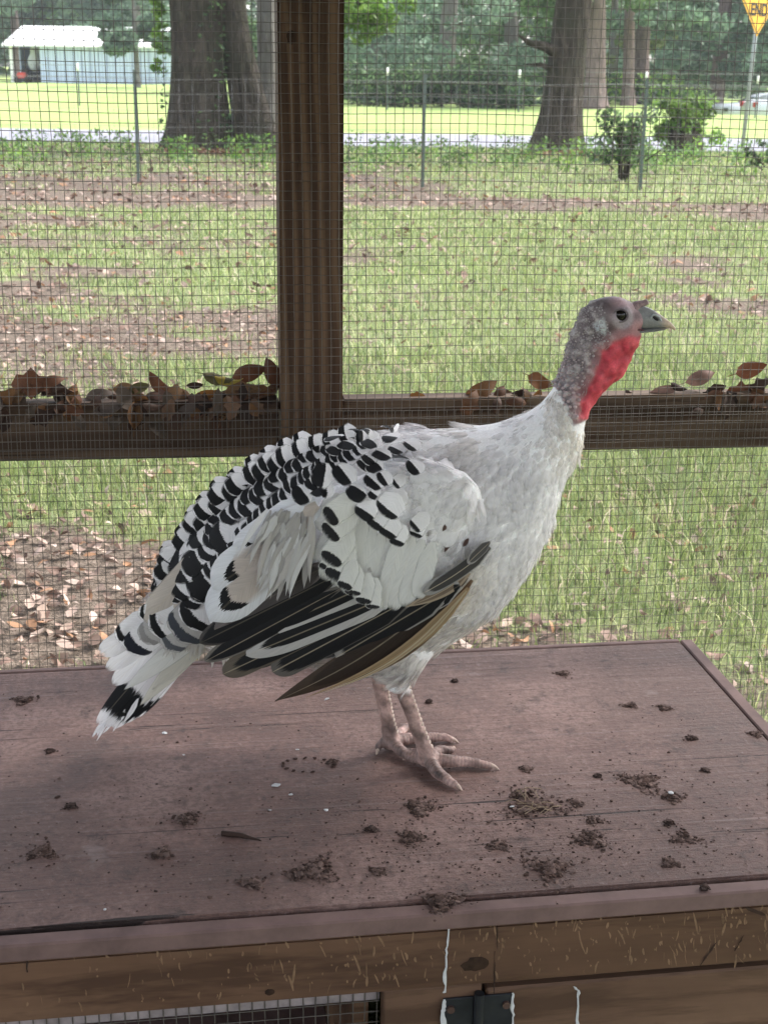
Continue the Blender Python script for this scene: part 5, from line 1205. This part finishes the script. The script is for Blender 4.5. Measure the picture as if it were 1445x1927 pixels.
top_list = [(290, 240, 100, 70, 55), (300, 330, 120, 80, 50), (450, 180, 80, 50, 60), (520, 185, 80, 45, 65), (400, 290, 130, 85, 45), (580, 280, 125, 90, 58), (670, 370, 140, 70, 42), (560, 400, 110, 60, 55), (730, 245, 110, 45, 45), (780, 330, 120, 48, 45), (800, 400, 170, 60, 52), (700, 155, 50, 22, 40),
            (915, 455, 140, 50, 58), (895, 300, 130, 38, 52), (170, 500, 190, 95, 95), (355, 520, 190, 80, 55), (520, 445, 120, 50, 52), (610, 445, 120, 70, 55), (680, 545, 125, 45, 62), (780, 560, 95, 26, 52), (600, 575, 160, 60, 48), (470, 650, 150, 90, 45),
            (600, 660, 70, 42, 40), (715, 760, 200, 48, 42), (760, 690, 165, 34, 50), (190, 640, 200, 120, 55), (30, 670, 160, 80, 60), (120, 590, 110, 60, 50)]
lesser = [(535, 785, 160, 70, 38), (620, 862, 140, 58, 35), (715, 930, 150, 56, 34), (790, 1000, 115, 48, 28), (865, 1032, 75, 40, 25), (935, 1072, 110, 38, 25), (930, 882, 120, 38, 50), (935, 938, 110, 32, 28)]
# long white greater coverts forming the smooth pale panel, dark ovals at their tips
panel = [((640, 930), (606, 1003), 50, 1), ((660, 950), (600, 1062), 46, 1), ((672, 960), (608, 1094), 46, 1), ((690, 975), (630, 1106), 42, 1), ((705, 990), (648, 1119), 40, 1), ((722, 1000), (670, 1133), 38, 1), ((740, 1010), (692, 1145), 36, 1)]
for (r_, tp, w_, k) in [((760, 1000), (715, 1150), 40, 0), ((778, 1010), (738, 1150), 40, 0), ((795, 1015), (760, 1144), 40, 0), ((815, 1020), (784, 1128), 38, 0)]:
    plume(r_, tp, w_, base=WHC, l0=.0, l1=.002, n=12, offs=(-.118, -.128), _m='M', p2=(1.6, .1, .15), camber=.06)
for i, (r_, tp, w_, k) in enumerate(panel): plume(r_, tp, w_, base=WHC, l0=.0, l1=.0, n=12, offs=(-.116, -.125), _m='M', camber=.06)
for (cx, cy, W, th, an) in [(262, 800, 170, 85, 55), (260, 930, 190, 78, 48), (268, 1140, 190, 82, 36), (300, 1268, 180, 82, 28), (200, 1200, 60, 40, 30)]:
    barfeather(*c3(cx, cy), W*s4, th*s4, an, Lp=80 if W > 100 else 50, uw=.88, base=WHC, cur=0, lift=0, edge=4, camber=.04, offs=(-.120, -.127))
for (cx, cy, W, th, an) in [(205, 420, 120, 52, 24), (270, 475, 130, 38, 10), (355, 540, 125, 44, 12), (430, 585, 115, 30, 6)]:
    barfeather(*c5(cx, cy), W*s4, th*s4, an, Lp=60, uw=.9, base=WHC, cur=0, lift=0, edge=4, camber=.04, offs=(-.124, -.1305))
for (cx, cy, W, th, an) in lesser: barfeather(*c3(cx, cy), W*s4, th*s4*.9, an, Lp=42, uw=1.1, cur=0, edge=3, lift=.0018, camber=.05, wing=cx < 800)
for (cx, cy, W, th, an) in top_list: barfeather(*c3(cx, cy), W*s4*1.0, th*s4*1.05, an+random.gauss(0, 3), Lp=max(30, W*s4*.95), edge=3, uw=1.05, cur=-.05, lift=.0022, camber=.06, wing=cx < 760)
# smaller plain coverts between the shoulder and the chain
g = np.random.default_rng(4)
for i in range(34):
    x = g.uniform(780, 852); y = 850+(x-700)*.30+g.uniform(0, 120)
    plume((x+14, y-26), (x-8, y+18), g.uniform(20, 30), base=tuple(np.array(WH)*g.uniform(.93, 1.03)), l0=.001, l1=.0035, n=6, mark=GR, p1=(.9, .06, .2), p2=(.3 if g.random() < .08 else .02, .1, 0))
for fx, fy in ((838, 1030), (874, 1022), (912, 1038), (806, 1002), (700+135, 992)): plume((fx+7, fy-9), (fx-4, fy+6), 9, base=(.10, .055, .045), l0=.002, l1=.004, n=5, style='soft')
# --- tertials: broad white feathers with fawn centres and black marks
FAWN = (.54, .47, .43)
def tert(root, tip, w_, lift, mk_=True, inner=FAWN, uc=-.1): plume(root, tip, w_, offs=(-.122, -.098), base=(.74, .745, .78), mark=BK if mk_ else GW, inner=inner, p1=(.80, .055, uc), p2=(.62, .30, .1), l0=.004+lift, l1=.012+lift, n=13, camber=.28)
tert((560, 1010), (398, 1160), 92, .0, uc=.0); tert((580, 985), (405, 1098), 88, .002); tert((600, 945), (448, 1048), 84, .004)
plume((622, 905), (505, 985), 40, offs=(-.112, -.106), base=(.78, .78, .82), l0=.008, l1=.011, n=10, p1=(.86, .06, 0), p2=(.5, .2, 0))
plume((600, 940), (470, 1010), 36, offs=(-.118, -.108), base=(.78, .78, .82), l0=.010, l1=.014, n=10, p1=(5, .1, 0))
# --- loose downy plumes hanging between the tertials and the panel
for i in range(64):
    x = g.uniform(498, 592); y0_ = g.uniform(955, 1040); ln = g.uniform(55, 110); an = R(g.uniform(92, 128))
    of_ = -.124-g.uniform(0, .004); cl_ = [(.56, .545, .54), (.46, .435, .42), (.68, .67, .67), (.52, .49, .47), (.38, .36, .35)][g.integers(5)]
    y1_ = min(y0_+math.sin(an)*ln, 1122); plume((x, y0_), (x+math.cos(an)*ln, y1_), g.uniform(8, 20), base=cl_, offs=(of_, of_+.008), l0=.003, l1=.008+g.uniform(0, .005), n=8, style='point', sag=g.uniform(-7, 7), camber=.3)
# --- secondaries: black centre stripe, pale rim
def second(root, tip, w_, lift, base=GW, mark=DG, uc=0.0, uw=.62, vc_=.48, vh_=.42, tipn='round', sh=.4, sag=0.0, **k): plume(root, tip, w_, base=base, mark=mark, p1=(vc_, vh_, uc), p2=(uw, .0, sh), offs=k.pop('offs', (-.118, -.097)), l0=lift, l1=lift+.002, n=22, style=tipn, sag=sag, camber=.15, **k)
second((700, 1070), (548, 1112), 46, .004, mark=BK, vc_=.72, vh_=.22, uw=.8)
second((735, 1080), (484, 1193), 58, .003, mark=BK, uc=.12, uw=.60)
second((760, 1110), (464, 1232), 56, .001, mark=BK, uc=.12, uw=.60)
second((620, 1060), (404, 1183), 50, .001, base=(.15, .13, .13), mark=(.075, .066, .066), uw=1.0, sh=.1)
DKE = (.07, .063, .06)
second((640, 1080), (376, 1210), 58, -.001, base=DKE, mark=BK, uw=1.1, vc_=.5, vh_=.5, sh=.15)
second((640, 1110), (385, 1246), 42, -.003, base=(.16, .145, .13), mark=BK, uw=.95, vc_=.5, vh_=.49, sh=.5)
second((700, 1130), (418, 1272), 46, -.006, base=(.12, .10, .08), mark=BK, uw=.95, vc_=.47, vh_=.46, sh=.5, tipn=.86, sag=-4)
second((700, 1150), (470, 1258), 34, -.008, base=DKE, mark=BK, uw=1.1, vc_=.48, vh_=.48, sh=.4, tipn=.86)
second((780, 1125), (512, 1266), 52, -.003, base=(.12, .11, .10), mark=BK, uw=1.0, vc_=.48, vh_=.48, sh=.6, tipn=.88)
second((860, 1110), (590, 1240), 44, -.005, base=DKE, mark=BK, uw=1.1, vc_=.48, vh_=.48, sh=.4)
second((850, 1110), (632, 1236), 54, .0, base=(.30, .285, .27), mark=BK, uc=.05, uw=.97, vc_=.47, vh_=.49, sh=.5, tipn=.85)
second((866, 1100), (722, 1178), 46, .002, base=(.40, .38, .37), mark=BK, uw=.95, vc_=.46, vh_=.485, sh=.3, tipn=.85)
# --- primaries
second((872, 1085), (517, 1322), 60, -.004, base=(.055, .036, .025), mark=(.030, .020, .015), uw=.95, vc_=.42, vh_=.42, tipn='soft', sag=-22, sh=.35)
second((880, 1106), (575, 1312), 13, -.0005, base=TN_, mark=(.25, .17, .09), uw=.4, tipn='point', sag=-27)
second((878, 1112), (600, 1305), 8, .0, base=(.46, .38, .26), mark=TN_, uw=.4, tipn='point', sag=-30)
second((876, 1124), (610, 1300), 14, -.007, base=(.16, .10, .06), mark=BK, uw=.5, tipn='point', sag=-30)
second((884, 1108), (680, 1262), 9, -.0015, base=(.38, .27, .15), mark=TN_, uw=.4, tipn='point', sag=-25)
second((888, 1098), (720, 1232), 18, -.008, base=(.17, .10, .06), mark=BR_, uw=.6, tipn='point', sag=-20)
# --- alula
second((922, 1030), (795, 1115), 27, .001, base=(.26, .25, .245), mark=(.045, .042, .04), uw=.9, vc_=.45, vh_=.48, sh=.9, sag=-5, offs=(-.104, -.131), tipn=.8)
second((920, 1020), (876, 1060), 19, .002, base=(.22, .21, .205), mark=(.045, .042, .04), uw=.9, vc_=.45, vh_=.48, sh=.8, offs=(-.104, -.128))
second((884, 1078), (762, 1142), 26, .0, base=(.33, .26, .19), mark=(.17, .125, .09), uw=.6, sh=.9, tipn='point', sag=-6, offs=(-.112, -.1325))
# --- tail coverts and tail
TOF = (-.045, -.03)
for (r_, tp, w_, cc_) in [((400, 1030), (272, 1172), 60, CR), ((410, 1070), (305, 1195), 70, CR), ((430, 1100), (350, 1200), 70, (.56, .46, .38)), ((445, 1120), (385, 1215), 60, (.60, .52, .44))]:
    plume(r_, tp, w_, base=cc_, l0=.001, l1=.002, offs=(-.030, -.026), n=12, p2=(1.6, .1, .3), camber=.25)
k1 = 1/4.817
def c1(x, y): return 150+x*k1, 1040+y*k1
def tbar(x, y, W, th, an, off, base=WH, mark=BK, Lp=80, **kw):
    cx, cy = c1(x, y); a = R(an); d = np.array([-math.sin(a), math.cos(a)]); W *= k1; th *= k1; tip = np.array([cx, cy])+d*(th/2+6); root = tip-d*Lp
    plume(tuple(root), tuple(tip), W*1.15, base=base, mark=mark, p1=(1-(th/2+6)/Lp+.03, th/2/Lp*1.1, 0), p2=(1.3, .14, 0), l0=0, l1=.002, offs=(off, off), n=12, fray=.03, **kw)
# tail feathers proper
def tail(root, tip, w_, off, band=None, wb=.07, **kw): plume(root, tip, w_, base=kw.pop('base', WH), mark=BK, p1=(band or 5, wb, 0), p2=(1.6, -.02, .2), l0=0, l1=0, offs=(off, off*.7), n=14, fray=kw.pop('fray', .0), **kw)
tail((420, 1130), (252, 1352), 44, .022, .845, .075); tail((425, 1135), (232, 1362), 46, .015, .845, .085); tail((420, 1125), (212, 1372), 46, .008, .84, .09)
tail((415, 1120), (196, 1370), 46, .000, .815, .10); tail((400, 1110), (182, 1365), 42, -.006, .80, .10)
for i in range(26):
    x0 = g.uniform(200, 262); y0_ = 1330-(x0-235)*.6; ln = g.uniform(30, 64); an = R(g.uniform(112, 132))
    plume((x0, y0_), (x0+math.cos(an)*ln, y0_+math.sin(an)*ln*.9), g.uniform(5, 11), base=WH, l0=0, l1=0, offs=(.004+g.uniform(-.01, .01), .0), n=6, style='point', sag=g.uniform(-3, 3), nu=2)
tail((400, 1110), (212, 1290), 50, -.012, base=WH); tail((400, 1100), (188, 1232), 44, -.016, base=WH, style='square'); tail((390, 1115), (200, 1262), 46, -.014, base=WH)
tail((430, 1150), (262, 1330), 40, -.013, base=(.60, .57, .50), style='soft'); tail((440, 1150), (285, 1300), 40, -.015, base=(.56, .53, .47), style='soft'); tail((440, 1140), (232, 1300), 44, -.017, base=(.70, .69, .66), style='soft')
tbar(480, 830, 330, 95, 52, -.021, mark=(.016, .018, .028), Lp=95); tbar(390, 760, 200, 60, 48, -.020, mark=BK, Lp=80)
tbar(600, 760, 230, 60, 55, -.024, mark=GR, base=GW, Lp=80)
tbar(820, 830, 260, 60, 40, -.027, mark=(.10, .105, .12), base=GW, Lp=75); tbar(690, 660, 330, 75, 70, -.028, Lp=85)
tbar(580, 560, 170, 38, 72, -.025, Lp=70); tbar(920, 720, 380, 90, 48, -.031, mark=(.06, .065, .08), base=GW, Lp=90); tbar(1010, 600, 340, 110, 52, -.036, Lp=95)
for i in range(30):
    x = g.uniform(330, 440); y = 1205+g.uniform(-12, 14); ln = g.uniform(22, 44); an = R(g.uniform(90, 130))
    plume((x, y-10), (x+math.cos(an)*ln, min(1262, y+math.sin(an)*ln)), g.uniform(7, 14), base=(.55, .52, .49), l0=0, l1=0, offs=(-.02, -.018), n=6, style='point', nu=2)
print('feathers', len(FEATHERS))
# shaping: the 300 that show largest become parts, the small rest one part
order = sorted(range(len(FEATHERS)), key=lambda i: -FEATHERS[i][2]*np.linalg.norm(FEATHERS[i][0][0]-FEATHERS[i][0][-1]))
rest = FB(); far = FB()
for rank, i in enumerate(order):
    P, nr, wd, kw = FEATHERS[i]; mk__ = kw.pop('_m')
    if rank < 296: f_ = FB(); f_.add(P, nr, wd, **kw); f_.build('feather', bird, mat={'M': FEAM, 'T': FEAT, None: FEA}[mk__])
    else: rest.add(P, nr, wd, **kw)
    if mk__ == 'T': continue
    P2 = P.copy(); P2[:, 1] = 2*YB-P[:, 1]; pq = [project(q) for q in P2]
    if any(600 < x_ < 1010 and y_ < 900 for x_, y_ in pq): continue
    P2 = P.copy(); P2[:, 1] = 2*YB-P[:, 1]; n2 = nr.copy(); n2[:, 1] *= -1; far.add(P2, n2, wd, **kw)
if rest.n: o = rest.build('small_feathers', bird, mat=FEAM); o['kind'] = 'stuff'
o = far.build('far_side_plumage', bird); o['kind'] = 'stuff'

# --- contour plumage over the whole body
tris = np.array([p.vertices[:3] for p in bme.polygons]); quadc = np.array([co2[list(p.vertices)].mean(0) for p in bme.polygons])
qn = np.empty(len(bme.polygons)*3); bme.polygons.foreach_get('normal', qn); qn = qn.reshape(-1, 3); QP = plane_px(quadc)
hd = sdist(QP, HEADZ); legz = float(B(0, 1252)[2])
okq = (hd < -1) & (quadc[:, 2] > legz) & ~((QP[:, 1] > 1235) & (QP[:, 0] > 690) & (quadc[:, 2] < legz+.004))
ids = np.where(okq)[0]; g = np.random.default_rng(8); g.shuffle(ids)
neck = np.clip((QP[:, 0]-930)/110, 0, 1)*np.clip((900-QP[:, 1])/100, 0, 1)
spc = .0066-.0030*neck; cell = {}; pick = []
for i in ids:
    s_ = spc[i]; p = quadc[i]; key = tuple((p/.009).astype(int)); good = True
    for dx in (-1, 0, 1):
        for dy in (-1, 0, 1):
            for dz in (-1, 0, 1):
                for j in cell.get((key[0]+dx, key[1]+dy, key[2]+dz), ()):
                    if ((quadc[j]-p)**2).sum() < (s_*.92)**2: good = False; break
                if not good: break
            if not good: break
        if not good: break
    if good: cell.setdefault(key, []).append(i); pick.append(i)
print('contour feathers', len(pick))
qq = quadc-CAM; qz = qq@Fv; SQ = np.stack([722.5+FPX*(qq@Rv)/qz, 963.5-FPX*(qq@Uv)/qz], -1); QPS = SQ
cover = np.zeros(len(quadc), bool)
for (bx_, by_, br_) in BARS: cover |= ((SQ[:, 0]-bx_)**2+(SQ[:, 1]-by_)**2 < (br_+6)**2) & (quadc[:, 1] < YB+.005)
BACKZ = [(300, 1060), (420, 915), (545, 835), (600, 808), (700, 800), (700, 850), (600, 880), (520, 950), (440, 1060), (420, 1150), (330, 1150)]
bz = sdist(QP, BACKZ); WZ = sdist(SQ, [(900, 1040), (860, 960), (780, 850), (640, 850), (520, 960), (400, 1100), (400, 1230), (560, 1240), (720, 1180), (860, 1100)])
sp_t = np.gradient(SPINE, axis=0); sp_t /= np.linalg.norm(sp_t, axis=1)[:, None]
pl_ = FB(); nz_c = snoise(quadc, 45, 2); nz_d = np.stack([snoise(quadc, 60, k) for k in (0, 1, 5)], -1) 
for i in pick:
    p, n_ = quadc[i], qn[i]; j = int(np.argmin(((SPINE-p)**2).sum(1))); fl = -sp_t[j]
    nk = neck[i]
    fl = fl+np.array([0, 0, -.35])*(1-nk)*(QP[i][0] > 850)+g.normal(0, .13+.08*nk, 3)+.35*nz_d[i]
    fl = fl-n_*(fl@n_); fl /= np.linalg.norm(fl)+1e-9
    ln = (.033-.016*nk)*g.uniform(.8, 1.25); wd = ln*g.uniform(.42, .60)
    near_wing = WZ[i] > 0
    if (WZ[i] > 14 or cover[i]) and p[1] < YB+.005: continue
    up = (.01+.02*g.random()) if near_wing else (.01+.035*g.random()+.05*nk)
    ts = tpar(6); curve = up*ln*np.sin(ts*1.5)
    P = p-n_*.0012+fl*ln*ts[:, None]+n_*(curve+ts*.0008)[:, None]
    if not near_wing and g.random() < .25: P = P+n_*(ts**2*ln*.10)[:, None]
    nn_ = np.tile(n_, (6, 1))
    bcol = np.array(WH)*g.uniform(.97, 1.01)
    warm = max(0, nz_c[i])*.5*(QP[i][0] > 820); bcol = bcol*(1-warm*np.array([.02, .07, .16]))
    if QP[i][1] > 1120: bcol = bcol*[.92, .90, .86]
    p1_, p2_, mk_ = (5, .1, 0), (1.6, .1, 0), BK
    if bz[i] > 2 : p1_, p2_, mk_ = (.80, .13, 0), (1.25, .12, 0), BK
    elif not near_wing and g.random() < .02: p1_, p2_, mk_ = (.55, .25, 0), (.5, .1, 0), (.48, .46, .46)
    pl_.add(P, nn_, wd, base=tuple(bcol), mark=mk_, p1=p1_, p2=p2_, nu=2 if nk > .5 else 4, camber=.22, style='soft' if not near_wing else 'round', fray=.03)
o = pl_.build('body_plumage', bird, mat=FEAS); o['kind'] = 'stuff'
# small dark and rusty flecks where the breast plumage is broken
# --- head parts
def loftxz(secs, mat, name, parent, n=16, m=4):
    T = catmull([list(a)+[0] for a, *_ in secs], m)[:, :2]; Bt = catmull([list(b_)+[0] for _, b_, _ in secs], m)[:, :2]; W = catmull([[c_, 0, 0] for *_, c_ in secs], m)[:, 0]; V = []
    for i in range(len(T)):
        t_, b_ = B(*T[i]), B(*Bt[i]); c_ = (t_+b_)/2; h_ = (t_-b_)/2
        for k in range(n): a = 2*math.pi*k/n; V.append(c_+h_*math.sin(a)+YA*max(W[i], 1e-4)*math.cos(a)*(1-.25*math.sin(a)))
    k_ = len(T); F = [[i*n+k, i*n+(k+1) % n, (i+1)*n+(k+1) % n, (i+1)*n+k] for i in range(k_-1) for k in range(n)]+[list(range(n))[::-1], [(k_-1)*n+k for k in range(n)]]
    return mk(name, np.array(V)-BL, F, mat, parent), T
m, t, b = M('beak_horn', .4, .45); at = t.nodes.new('ShaderNodeAttribute'); at.attribute_name = 'Col'
L(t, mix(t, 1.0, at.outputs['Color'], ramp(t, noise(t, coords(t), 300, 4), [(.3, .8), (.7, 1.15)]), 'MULTIPLY'), b.inputs['Base Color']); BEAK = m
def colorize(o, fn):
    me = o.data; k = len(me.vertices); v_ = np.empty(k*3); me.vertices.foreach_get('co', v_); q = plane_px(v_.reshape(-1, 3)+BL)
    a = me.color_attributes.new('Col', 'FLOAT_COLOR', 'POINT'); c_ = np.ones((k, 4), np.float32); c_[:, :3] = fn(q); a.data.foreach_set('color', c_.ravel())
bkf = lambda q: np.array([.205, .205, .208])+(np.array([.50, .37, .27])-np.array([.205, .205, .208]))*sstep(q[:, 0]-(q[:, 1]-600)*.4, 1232, 1258)[:, None]
beak, _ = loftxz([((1186, 572), (1190, 616), .0092), ((1203, 574), (1205, 618), .0085), ((1220, 579), (1220, 618), .0068), ((1236, 588), (1236, 617), .0052), ((1250, 598), (1250, 617), .0038), ((1261, 606), (1260, 617), .0024), ((1268, 614), (1266, 620), .0010), ((1271, 620), (1269, 623), .0003)], BEAK, 'beak', bird)
colorize(beak, bkf)
lower, _ = loftxz([((1180, 617), (1184, 628), .0085), ((1205, 618), (1208, 626), .0070), ((1228, 617), (1230, 624), .0048), ((1245, 617), (1246, 621.5), .0028), ((1256, 617), (1256, 619), .001)], BEAK, 'lower_beak', bird); colorize(lower, lambda q: bkf(q)*.8)
NOS = plain('nostril_dark', (.012, .010, .010), .6, .3, 0, .1); PALEH = plain('nostril_rim', (.36, .38, .40), .5, .4, 0, .1, 200)
bd = pdir((1215, 590), (1240, 606))
for s in (-1, 1):
    V, F = ellip(B(1231, 598)+YA*s*.0048, (bd, YA, np.cross(bd, YA)), (7.5*pxm, .0016, 3.2*pxm)); mk('nostril', np.array(V)-BL, F, NOS, beak)
    V, F = tube(catmull([B(1221, 597)+YA*s*.0062, B(1228, 591)+YA*s*.0060, B(1238, 595)+YA*s*.0050, B(1242, 603)+YA*s*.0044], 4), .0011, 8); mk('nostril_rim', np.array(V)-BL, F, PALEH, beak)
# gape line
GAPE = plain('gape', (.10, .035, .045), .6, .3)
for s in (-1, 1):
    V, F = tube(catmull([B(1208, 619)+YA*s*.0078, B(1196, 618)+YA*s*.0100, B(1184, 623)+YA*s*.0116, B(1172, 631)+YA*s*.0130], 4), np.linspace(.0010, .0005, 13), 6); mk('mouth_line', np.array(V)-BL, F, GAPE, bird)
# snood
SNO = plain('snood_skin', (.25, .17, .18), .6, .3, 0, .3, 300, .6)
V, F = tube(catmull([B(1192, 580), B(1200, 574), B(1209, 571), B(1217, 568), B(1219, 567)], 4), np.interp(np.linspace(0, 4, 17), range(5), [.0075, .0052, .0036, .0034, .0012]), 12); mk('snood', np.array(V)-BL, F, SNO, bird)
# eyes
EYE, t, b = M('eye', .16, .35); b.inputs['Base Color'].default_value = (.008, .006, .005, 1); b.inputs['Coat Weight'].default_value = .12; b.inputs['Coat Roughness'].default_value = .02
LID = plain('eyelid', (.15, .12, .13), .55, .35, 0, .25, 400, .5)
for s in (-1, 1):
    px_, py_ = 1167, 594
    h_, nn = hit(px_, py_); ysurf = h_[1] if h_ is not None else YB-.018
    dep = abs(ysurf-YB); c0 = at_y(px_, py_, YB-dep); c0[1] = YB+s*(dep-.0035)
    V, F = ellip(c0, ((1, 0, 0), YA, (0, 0, 1)), (.0078, .0058, .0074), 24, 14); ey = mk('eye', np.array(V)-BL, F, EYE, bird)
    pts = [c0+np.array([math.cos(a)*.0083, s*(.0035+.0006*math.cos(a)), math.sin(a)*.0072]) for a in np.linspace(0, 2*math.pi, 25)]
    V, F = tube(pts, .00125, 8, False); mk('eyelid', np.array(V)-BL, F, LID, ey)
# warty caruncles on the nape
SPH = ellip((0, 0, 0), ((1, 0, 0), (0, 1, 0), (0, 0, 1)), (1, 1, 1), 8, 6); V, F, C = [], [], []; b0 = 0
vm = np.array(SPH[0]); vis = np.where((back > .4) & (PP[:, 1] < 775) & (PP[:, 1] > 575))[0]; g.shuffle(vis); placed = []
for i in vis:
    p = co2[i]; low = np.clip((PP[i][1]-620)/110, 0, 1); r_ = (.0009+.0011*low)*g.uniform(.7, 1.3)
    if any(((p-q)**2).sum() < ((r_+rq)*1.15)**2 for q, rq in placed): continue
    if sw[i] > -8: continue
    placed.append((p, r_)); V.append(vm*r_*[1, 1, g.uniform(.7, 1.1)]+p+no[i]*r_*.25); F += [[a+b0 for a in q] for q in SPH[1]]; b0 += len(vm)
    C.append(np.tile(np.array([.34, .30, .31])*g.uniform(.7, 1.35)+np.array([.04, -.02, -.02])*low, (len(vm), 1)))
    if len(placed) > 620: break
print('caruncles', len(placed))
o = mk('caruncles', np.vstack(V)-BL, F, vcol_mat('caruncle', .5, .35, 0, nvar=.15, nscale=300), bird, cols=np.vstack(C)); o['kind'] = 'stuff'
# sparse bristle like hairs on nape
V, F = [], []
for i in range(260):
    j = vis[g.integers(len(vis))]; p = co2[j]; n_ = no[j]; d = np.array([-.5, 0, -.6])+g.normal(0, .3, 3)+n_*.9; d /= np.linalg.norm(d); v_, f_ = tube([p, p+d*.003, p+d*.006+[0, 0, -.001]], [.0003, .0002, .00008], 3); F += [[k+len(V) for k in q] for q in f_]; V += list(v_)
o = mk('nape_bristles', np.array(V)-BL, F, plain('bristle', (.35, .34, .35)), bird); o['kind'] = 'stuff'
# leg scutes and claws
CLAW = plain('claw_horn', (.42, .31, .25), .4, .4, 0, .2, 200)
for (b0_, pts, r0, r1) in toes:
    e, e0 = np.array(pts[-1]), np.array(pts[-2]); d = (e-e0); d /= np.linalg.norm(d)
    V, F = tube(catmull([e-d*.003+[0, 0, .0012], e+d*.003+[0, 0, .0010], e+d*.0085+[0, 0, -.0025]], 4), np.linspace(r1*.85, .0006, 9), 8); V = np.array(V); V[:, 2] = np.maximum(V[:, 2], TZ+.0005); mk('claw', V-BL, F, CLAW, bird)
SCU = plain('scute', (.42, .33, .27), .5, .4, 0, .25, 200)
for kn, ft in ((kneeN, footN), (kneeF, footF)):
    V, F = [], []
    ax = ft-kn; ln = np.linalg.norm(ax); ax /= ln; fwd = np.cross(ax, YA); fwd /= np.linalg.norm(fwd); fwd = fwd if fwd[0] > 0 else -fwd
    for k in range(16):
        c_ = kn+ax*ln*(.10+.052*k); rr = np.interp(.1+.052*k, [0, .2, .5, .8, 1], [.0122, .0098, .0088, .0092, .0115])
        v_, f_ = ellip(c_+fwd*rr*.78, (ax, YA, fwd), (ln*.022, rr*.55, rr*.32), 10, 6); F += [[q+len(V) for q in f] for f in f_]; V += v_
    o = mk('leg_scales', np.array(V)-BL, F, SCU, bird); o['kind'] = 'stuff'

# ================================================================== AIR
hz = box('haze', (-230, -45, -1.0), (230, 160, 14.5), M('haze_air')[0], None, bev=0)
hm = hz.data.materials[0]; ht = hm.node_tree; pv = ht.nodes.new('ShaderNodeVolumePrincipled'); pv.inputs['Color'].default_value = (.86, .93, 1, 1); pv.inputs['Density'].default_value = .0006
mo = ht.nodes['Material Output']
for l_ in list(mo.inputs['Surface'].links): ht.links.remove(l_)
ht.nodes.remove(ht.nodes['Principled BSDF']); ht.links.new(pv.outputs[0], mo.inputs['Volume'])
tag(hz, 'pale summer haze over the lawn and the far trees', 'haze', kind='stuff')
